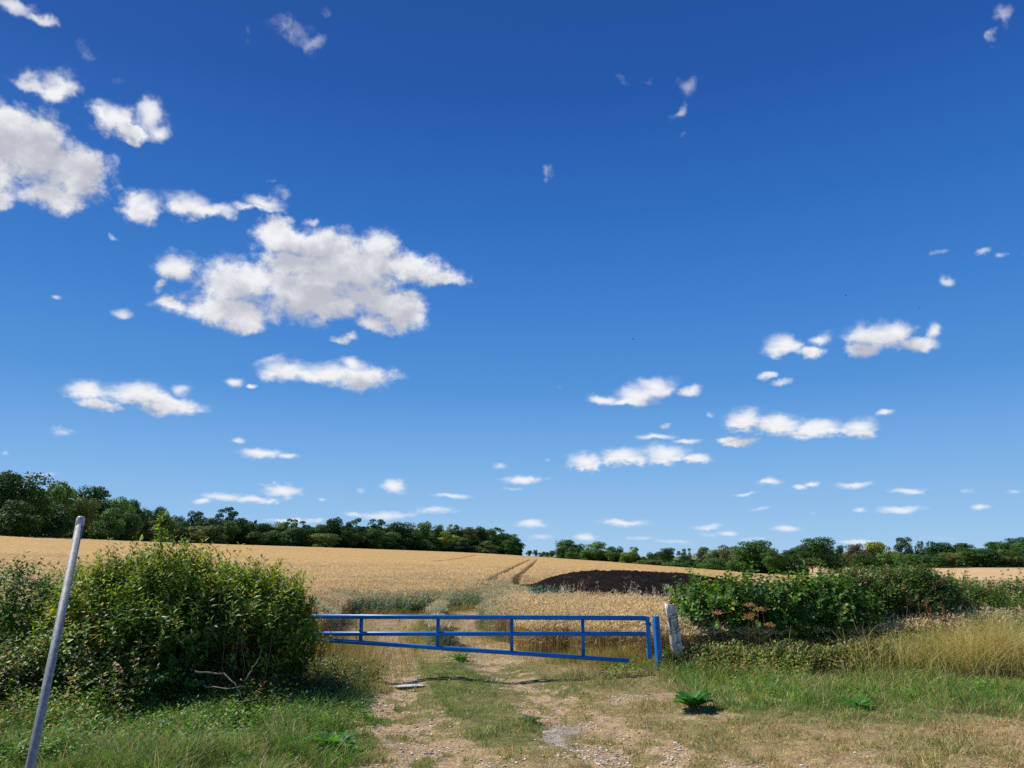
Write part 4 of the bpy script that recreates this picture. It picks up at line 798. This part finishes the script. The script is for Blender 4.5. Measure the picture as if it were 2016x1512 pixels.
# birds far up
bm_ = material('dark feathers', rough=.8, attr=False, tint=(.03, .03, .035), noise_amt=0)
for px, row, d, lab in ((1246, 668, 90, 'tiny dark bird below the middle of the open sky, lowest of the three'), (1665, 582, 100, 'tiny dark bird highest in the sky above the two right-hand clouds'), (1810, 606, 120, 'tiny dark bird just above the puffy right-hand cloud')):
    c = np.array(W3(px, row, d)); g = Geo(); root = tag(empty('bird', tuple(c)), lab, 'bird')
    tube(g, [c + np.array([-.12, 0, .0]), c + np.array([-.08, 0, .0]), c, c + np.array([.09, 0, .01]), c + np.array([.15, 0, .0])], [.004, .02, .032, .024, .006], 8); g.obj('bird_body', bm_, root)
    for s in (-1, 1):
        g = Geo(); g.add([c + np.array(v) for v in ((-.05, 0, .01), (.05, 0, .01), (.03, s * .16, .07), (-.05, s * .30, .03), (-.06, s * .16, .06))], np.array([(0, 1, 2, 4)]), (1, 1, 1)); g.F.append(np.array([(2, 3, 4)])); g.obj('wing', bm_, root)
# ------------------------------------------------------------------ trees
tree_m = material('tree leaves', rough=.6, spec=.2, trans=.15, objcol=True, noise_amt=.3, noise_scale=.35)
def crown(seed, kind):
    """unit-high crown between z=.12 and 1, about one unit wide"""
    rr = np.random.default_rng(seed); g = Geo(); L_ = []
    if kind == 'round':
        for k in range(26):
            a = rr.uniform(0, math.tau); z = rr.uniform(.22, .86); R0 = .36 * math.sqrt(max(0.05, 1 - ((z - .52) / .5) ** 2)); r = R0 * rr.uniform(.35, 1.0); L_.append((math.cos(a) * r, math.sin(a) * r, z, rr.uniform(.12, .19), rr.uniform(.12, .19), rr.uniform(.08, .14)))
    elif kind == 'tall':
        for k in range(24):
            a = rr.uniform(0, math.tau); z = rr.uniform(.2, .92); R0 = .34 * (1 - ((z - .45) / .62) ** 2); r = R0 * rr.uniform(.2, .95); L_.append((math.cos(a) * r, math.sin(a) * r, z, rr.uniform(.08, .15), rr.uniform(.08, .15), rr.uniform(.08, .13)))
    elif kind == 'feathery':
        for k in range(22):
            a = rr.uniform(0, math.tau); z = rr.uniform(.35, .95); r = .40 * rr.uniform(.1, 1) * (1.1 - .5 * abs(z - .7)); L_.append((math.cos(a) * r, math.sin(a) * r, z, rr.uniform(.06, .11), rr.uniform(.06, .11), rr.uniform(.04, .075)))
    else:  # bushy, foliage down to the ground
        for k in range(26):
            a = rr.uniform(0, math.tau); z = rr.uniform(.1, .82); R0 = .46 * math.sqrt(max(.05, 1 - (z / 1.0) ** 2.2)); r = R0 * rr.uniform(.3, 1); L_.append((math.cos(a) * r, math.sin(a) * r, z, rr.uniform(.13, .2), rr.uniform(.13, .2), rr.uniform(.1, .17)))
    B = np.array(L_); B[:, 3:6] *= {'feathery': 1.35}.get(kind, 1.12); B[:, 5] *= 1.12; n = {'feathery': 4200}.get(kind, 6200); w = B[:, 3] ** 2; k = rr.choice(len(B), n, p=w / w.sum()); d = norm(rr.normal(size=(n, 3))); d[:, 2] = np.where(rr.random(n) < .6, np.abs(d[:, 2]), d[:, 2]); r = rr.uniform(.7, 1.12, n)
    p = B[k, :3] + d * B[k, 3:6] * r[:, None]; s = rr.uniform(.020, .042, n); nr_ = norm(d + rr.normal(0, .55, (n, 3)) + np.array([0, 0, .35])); dd = norm(np.cross(nr_, rr.normal(size=(n, 3))))
    lob = rr.uniform(.72, 1.25, len(B))[k]; c = (lob * rr.uniform(.7, 1.3, n))[:, None] * np.array([1, 1, 1.0]) * (1 + rr.normal(0, .07, (n, 3)))
    zt = np.percentile(p[:, 2], 99.3); p[:, 2] = p[:, 2] / zt; wx = np.percentile(np.hypot(p[:, 0], p[:, 1]), 97); p[:, :2] *= .47 / wx
    leaves(g, p - dd * s[:, None] * .5, dd, nr_, s, s * .95, c * .75, 'clump'); return g.mesh('crown_' + kind, smooth=False), B
def trunk_mesh(B, seed):
    rr = np.random.default_rng(seed); g = Geo(); tube(g, [(0, 0, -.05), (.004, 0, .1), (.01, .005, .3), (0, 0, .55)], [.028, .022, .018, .010], 7, rgb('#5a4e40'))
    for b in B[::3]:
        z0 = rr.uniform(.15, .45); g2 = [(0, 0, z0), (b[0] * .5, b[1] * .5, (z0 + b[2]) / 2 - .02), (b[0], b[1], b[2])]; tube(g, g2, [.009, .006, .002], 5, rgb('#5a4e40'))
    return g.mesh('trunk')
KINDS = ['round', 'tall', 'feathery', 'bushy']; PROTO = {}
for i, k in enumerate(KINDS):
    PROTO[k] = []
    for s in range(3):
        me, B = crown(100 + i * 10 + s, k); tm = trunk_mesh(B, s); me.materials.append(tree_m); tm.materials.append(bark_m); PROTO[k].append((me, tm))
GREENS = {'dark': '#46662e', 'mid': '#567a34', 'light': '#76983f', 'yellow': '#98a440', 'olive': '#72803e', 'blue': '#547658', 'brown': '#746a42', 'pale': '#869866'}
def tree(px, row, wpx, off, kind, tone, label, group=None, base=None, cat='tree'):
    D = crest(px) + off; x, y = xof(px) * D, D; z0 = float(terr(x, y)); ztop = EYE + elev(px, row) * D; h = max(ztop - z0, 2.0)
    if base is not None: z0 = EYE + elev(px, base) * D - .3; h = ztop - z0
    w = wpx / 1478.0 * D / .86; me, tm = PROTO[kind][TREES_N[0] % 3]; TREES_N[0] += 1
    root = empty('tree', (x, y, z0 - .1)); tag(root, label, cat, group)
    sc = (w, w, h / .97); rz = R.uniform(0, math.tau); root.scale = (1, 1, 1)
    c = bpy.data.objects.new('crown', me); t = bpy.data.objects.new('trunk', tm); cc = rgb(GREENS[tone]) * R.uniform(.88, 1.12) / .75
    for o in (c, t): COL.objects.link(o); o.parent = root; o.scale = sc; o.rotation_euler.z = rz
    t.scale = (h * .8, h * .8, h / .97); c.color = (*cc, 1); t.color = (1, 1, 1, 1)
TREES_N = [0]
W1 = 'the left wood'
TR_ = [
(-40,936,100,14,'round','dark','dark crown cut by the edge of the photo beside the tallest oak'),(20,937,105,10,'round','dark','tallest dark oak of the left wood, next to the edge of the photo'),
(97,954,84,8,'tall','light','sunlit yellow-green crown just before the flat-topped oak in the left wood'),(172,963,72,22,'round','dark','flat-topped oak with sky showing through, above the leaning grey pole'),
(152,985,58,2,'round','olive','grey-green rounded crown directly above the top of the leaning pole'),(82,992,80,0,'bushy','dark','dark lower crown under the yellow-green one in the left wood'),(20,990,90,-2,'bushy','dark','dark lower crown beneath the tallest oak of the left wood'),
(228,984,66,10,'tall','light','light green crown with a pointed top on the falling end of the left wood'),(262,988,54,14,'round','dark','dark crown just past the light pointed one in the left wood'),(200,1004,66,0,'bushy','mid','rounded mid-green crown at the field edge just right of the leaning pole'),(243,1012,60,0,'bushy','dark','dark lower crown above the big bush, next to the rounded mid-green one'),
(296,1002,52,10,'round','dark','last tall dark crown where the left wood steps down'),(287,1022,60,0,'bushy','olive','olive low crown just left of the ash sapling shoot'),(325,1021,46,2,'round','olive','olive round crown directly behind the ash sapling shoot'),
(348,1018,34,12,'round','mid','small crown just right of the ash sapling shoot'),(376,1009,34,12,'tall','blue','pointed blue-green crown standing above its neighbours past the ash sapling'),(352,1038,50,0,'bushy','dark','low dark crown at the field edge right of the ash sapling'),
(408,1020,56,6,'round','dark','broad dark crown just left of the tall open-branched tree'),(435,1001,46,12,'feathery','blue','tall open-branched tree rising above the middle of the left wood'),(396,1037,72,-4,'bushy','olive','low olive thicket at the field edge left of the open-branched tree'),
(438,1028,48,0,'round','mid','mid-green crown in front of the tall open-branched tree'),(466,1022,44,6,'round','dark','very dark crown just right of the tall open-branched tree'),(488,1029,36,8,'tall','mid','narrow green crown with a pale side, two past the open-branched tree'),(500,1026,18,16,'feathery','blue','thin bluish spire between two crowns in the middle of the left wood'),
(524,1032,44,6,'round','dark','dark round crown just left of the yellow-green dome'),(551,1029,30,12,'round','yellow','small yellow-green dome peeping over the left wood'),(548,1046,50,0,'bushy','mid','mid-green crown directly under the yellow-green dome'),(582,1024,46,8,'feathery','mid','crown with a ragged open top just right of the yellow-green dome'),
(584,1040,52,0,'round','dark','dark crown under the ragged open top'),(510,1048,50,-2,'bushy','dark','low dark crown beneath the thin bluish spire'),(624,1034,42,10,'round','mid','plain green crown halfway between the ragged top and the pointed conical one'),(657,1022,46,8,'tall','dark','dark conical crown with a pointed tip, past the yellow-green dome'),(630,1051,64,-4,'bushy','olive','low wide olive thicket at the field edge by the conical crown'),
(697,1023,42,12,'feathery','blue','first of the two airy bluish crowns, with a rounded top'),(740,1025,44,12,'feathery','blue','second of the two airy bluish crowns, with a peaked top'),(688,1038,42,2,'round','dark','dark crown below the first airy bluish one'),(727,1042,46,0,'round','dark','dark crown below the second airy bluish one'),
(785,1031,60,8,'round','dark','wide dark dome right of the two airy crowns'),(765,1048,52,0,'bushy','mid','mid-green lower crown under the wide dark dome'),(806,1046,50,0,'round','dark','dark lower crown at the right side of the wide dark dome'),(837,1030,40,8,'tall','light','light green leafy crown rising right of the wide dark dome'),
(868,1036,34,8,'round','mid','mid-green crown between the light one and the yellowish one'),(846,1050,46,0,'bushy','dark','dark lower crown under the light green leafy one'),(889,1035,30,14,'feathery','pale','pale grey-green feathery top behind the yellowish crown'),(884,1047,40,2,'round','yellow','yellowish crown in front of the pale feathery top'),
(918,1040,44,8,'round','olive','olive rounded crown in the last third of the left wood'),(940,1039,32,10,'tall','dark','small dark crown with a knobbly top right of the olive one'),(960,1042,36,8,'round','mid','green crown second from the ragged end tree'),(984,1041,38,8,'feathery','mid','ragged-topped crown near the falling end of the left wood'),(1002,1052,38,4,'round','mid','crown on the last slope of the left wood'),
(905,1060,56,-2,'bushy','dark','dark thicket at the field edge below the olive crown'),(950,1066,64,-6,'bushy','olive','olive thicket at the field edge near the end of the left wood'),(990,1064,50,-2,'bushy','mid','mid-green thicket beside the lone end tree of the left wood'),(1021,1063,24,0,'round','dark','dark round tree closing the left wood beside the gap'),
(1041,1084,12,120,'round','dark','small round tree, first in the gap between the woods'),(1054,1083,9,200,'round','dark','tiny round tree, second in the gap between the woods'),(1064,1088,9,220,'bushy','dark','lowest tiny bush in the gap between the woods'),(1070,1086,8,220,'round','dark','tiny tree in the middle of the gap between the woods'),(1078,1087,10,200,'bushy','dark','tiny bush just left of the round tree by the pylon'),(1087,1084,14,160,'round','dark','small round tree right at the foot of the pylon'),
(1118,1064,38,20,'round','mid','tallest domed tree just right of the pylon'),(1103,1079,24,10,'bushy','mid','low shrub between the pylon and the tallest domed tree'),(1134,1072,32,24,'round','dark','dark shoulder crown right of the tallest domed tree'),(1130,1078,32,6,'bushy','mid','round bush in front of the tallest domed tree'),
(1173,1068,46,14,'tall','light','broad light green tree, second big one right of the pylon'),(1165,1082,50,2,'bushy','mid','lower foliage in front of the broad light green tree'),(1211,1077,34,12,'round','mid','mid-green tree between the broad light one and the domed pale top'),(1252,1078,26,20,'feathery','pale','pale airy domed top above the far hedge'),
(1238,1087,40,6,'bushy','light','leafy bush under the pale airy domed top'),(1290,1088,34,60,'round','dark','dark low crown left of the black umbrella-shaped tree'),(1313,1080,34,60,'round','dark','nearly black umbrella-shaped tree behind the far hedge'),(1348,1081,24,80,'feathery','dark','dark stalked small crown right of the umbrella-shaped tree'),
(1345,1094,50,30,'bushy','dark','dark thicket under the stalked small crown'),(1278,1103,60,6,'bushy','olive','olive hedge thicket at the field edge below the umbrella-shaped tree'),(1330,1107,60,4,'bushy','mid','hedge thicket above the far tip of the muck heap'),
(1385,1079,34,30,'tall','olive','feather-edged olive tree left of the big leafy trees'),(1410,1083,40,24,'round','olive','olive rounded tree just above the hazel'),(1442,1076,50,20,'round','olive','olive-green tree joined to the biggest leafy tree'),(1400,1100,56,6,'bushy','mid','lower mid-green thicket above the hazel'),
(1485,1067,74,14,'round','mid','biggest leafy mid-green tree behind the hazel'),(1525,1080,44,10,'round','mid','bright leafy tree right beside the biggest leafy one'),(1465,1092,60,2,'bushy','mid','lower foliage of the trees behind the hazel'),
]
for a in TR_: tree(*a)
def tree2(px, row, wpx, D, kind, tone, label, base=None):
    tree(px, row, wpx, D - crest(px), kind, tone, label, base=base)
for a in [
(1556,1083,30,470,'round','dark','dark distant tree left of the great dark oak, over the pale field'),(1577,1078,36,480,'round','mid','flat green crown partly behind the great dark oak'),(1567,1096,24,440,'bushy','brown','brownish small bush over the pale field left of the great oak'),
(1613,1061,66,300,'round','dark','great dark round oak standing alone in front of the pale field'),(1598,1078,40,303,'round','dark','left lower lobe tree of the great dark oak'),(1640,1080,42,303,'bushy','dark','right lower thicket of the great dark oak'),(1655,1075,16,520,'round','blue','small bluish crown peeping behind the right side of the great oak'),
(1692,1073,46,330,'round','brown','dark brownish-green oak left of the yellow-green one'),(1735,1069,58,330,'round','yellow','broad yellow-green oak crown over the hedge'),(1705,1092,60,318,'bushy','dark','dark thicket under the brownish and yellow-green oaks'),(1752,1090,50,318,'bushy','mid','thicket under the right side of the yellow-green oak'),
(1783,1060,34,460,'tall','blue','tall blue-green tree standing highest right of the yellow-green oak'),(1811,1067,16,480,'feathery','pale','thin airy tree with sky behind, next to the tall blue-green one'),(1842,1069,52,470,'round','dark','dark domed tree right of the thin airy one'),(1885,1071,56,470,'round','dark','dark tree in the long ridge right of the domed one'),
(1870,1089,42,440,'round','olive','pale olive rounded tree in front of the dark ridge'),(1912,1080,50,450,'round','mid','mid-green tree right of the pale olive one'),(1960,1068,52,520,'round','mid','grey-green tree climbing towards the edge of the photo'),(2008,1060,48,540,'round','blue','highest bluish tree at the right-hand edge of the photo'),
(1935,1084,54,450,'bushy','dark','dark thicket below the climbing grey-green tree'),(1985,1084,60,450,'bushy','olive','olive wide tree below the highest bluish one'),(1800,1092,60,440,'bushy','mid','thicket in front of the tall blue-green tree'),(1835,1096,60,435,'bushy','dark','dark thicket below the domed tree'),(2050,1070,90,500,'round','mid','tree beyond the right-hand edge of the photo'),
]: tree2(*a)
# undergrowth filling the woods behind the front crowns
def filler(name, label, pts, dens):
    g = Geo()
    for (p0, p1, off, depth, hrow_fn, n) in pts:
        px = R.uniform(p0, p1, n); D = crest(px) + off + R.uniform(0, depth, n) if off > -500 else R.uniform(depth[0], depth[1], n)
        x = (px - 1008) / 1478.0 * D; z0 = terr(x, D); zt = EYE + elev(px_mid, 0) * 0 if False else None
        row = np.array([hrow_fn(v) for v in px]); e = (HZ_ROW - row) / 1450.0; top = EYE + e * D; t = R.random(n) ** 1.5; z = z0 + (top - z0) * t
        s = R.uniform(.7, 1.5, n) * D / 350; d_ = rdir(n); leaves(g, np.stack([x, D, z], 1), d_, norm(rdir(n) + np.array([0, -.3, .6])), s, s, palette(['#3c5a2a', '#4a6a30', '#35502a'], n), 'clump')
    tag(g.obj(name, leaf_m, smooth=False), label, 'woodland', kind='stuff')
def prof(xs, ys): return lambda v: np.interp(v, xs, ys)
px_mid = 0
filler('woodland', 'dense undergrowth inside the left wood behind its front crowns', [(-120, 1024, 6, 14, prof([-120, 60, 120, 210, 320, 500, 700, 960, 1000, 1024], [962, 964, 982, 1002, 1034, 1046, 1042, 1054, 1064, 1078]), 60000)], 1)
filler('woodland', 'dense undergrowth and hedge behind the field, from the pylon to the biggest leafy tree', [(1096, 1560, 8, 16, prof([1096, 1150, 1230, 1290, 1360, 1400, 1540, 1560], [1090, 1085, 1096, 1106, 1104, 1098, 1094, 1104]), 15000)], 1)
filler('woodland', 'dense far-off woodland on the ridge above the pale field', [(1535, 2200, -999, (440, 520), prof([1535, 1600, 1680, 1780, 1900, 2016, 2200], [1096, 1092, 1094, 1090, 1088, 1078, 1075]), 14000)], 1)
# ------------------------------------------------------------------ pylon and mast
steel = material('pylon steel', rough=.6, spec=.3, attr=False, tint=(.30, .34, .40), noise_amt=0)
def pylon(px, toprow, baserow, D, label):
    x = xof(px) * D; zt = EYE + elev(px, toprow) * D; z0 = EYE + elev(px, baserow) * D - 3; h = zt - z0; root = tag(empty('pylon', (x, D, z0)), label, 'pylon'); g = Geo()
    def w(t): return h * (.085 * (1 - t) ** 1.4 + .012)
    T_ = np.linspace(0, 1, 9)
    for sx, sy in ((1, 1), (1, -1), (-1, -1), (-1, 1)): tube(g, [(x + sx * w(t), D + sy * w(t), z0 + h * t) for t in T_], h * .006, 4)
    for a, b in zip(T_[:-1], T_[1:]):
        for sy in (-1, 1):
            tube(g, [(x - w(a), D + sy * w(a), z0 + h * a), (x + w(b), D + sy * w(b), z0 + h * b)], h * .004, 4); tube(g, [(x + w(a), D + sy * w(a), z0 + h * a), (x - w(b), D + sy * w(b), z0 + h * b)], h * .004, 4)
    g.obj('lattice_tower', steel, root)
    for t, l in ((.62, .13), (.76, .16), (.9, .11)):
        g = Geo(); tube(g, [(x - h * l, D, z0 + h * t), (x, D, z0 + h * (t + .03)), (x + h * l, D, z0 + h * t)], h * .006, 4); tube(g, [(x - h * l, D, z0 + h * t), (x + h * l, D, z0 + h * t)], h * .005, 4); g.obj('cross_arm', steel, root)
pylon(1095.5, 1063, 1090, 1500, 'slim grey lattice pylon rising from the gap between the woods')
D = 700; x = xof(1507) * D; zt = EYE + elev(1507, 1066) * D; root = tag(empty('mast', (x, D, 0)), 'short thin aerial mast sticking up behind the biggest leafy tree', 'mast'); g = Geo(); z0 = float(terr(x, D))
tube(g, [(x, D, z0), (x, D, zt)], .25, 6); g.obj('mast_pole', steel, root); g = Geo()
for k in range(3): tube(g, [(x + .5 * math.cos(k * 2.1), D + .5 * math.sin(k * 2.1), zt - 3), (x + .5 * math.cos(k * 2.1), D + .5 * math.sin(k * 2.1), zt - .3)], .18, 5)
g.obj('aerials', steel, root)
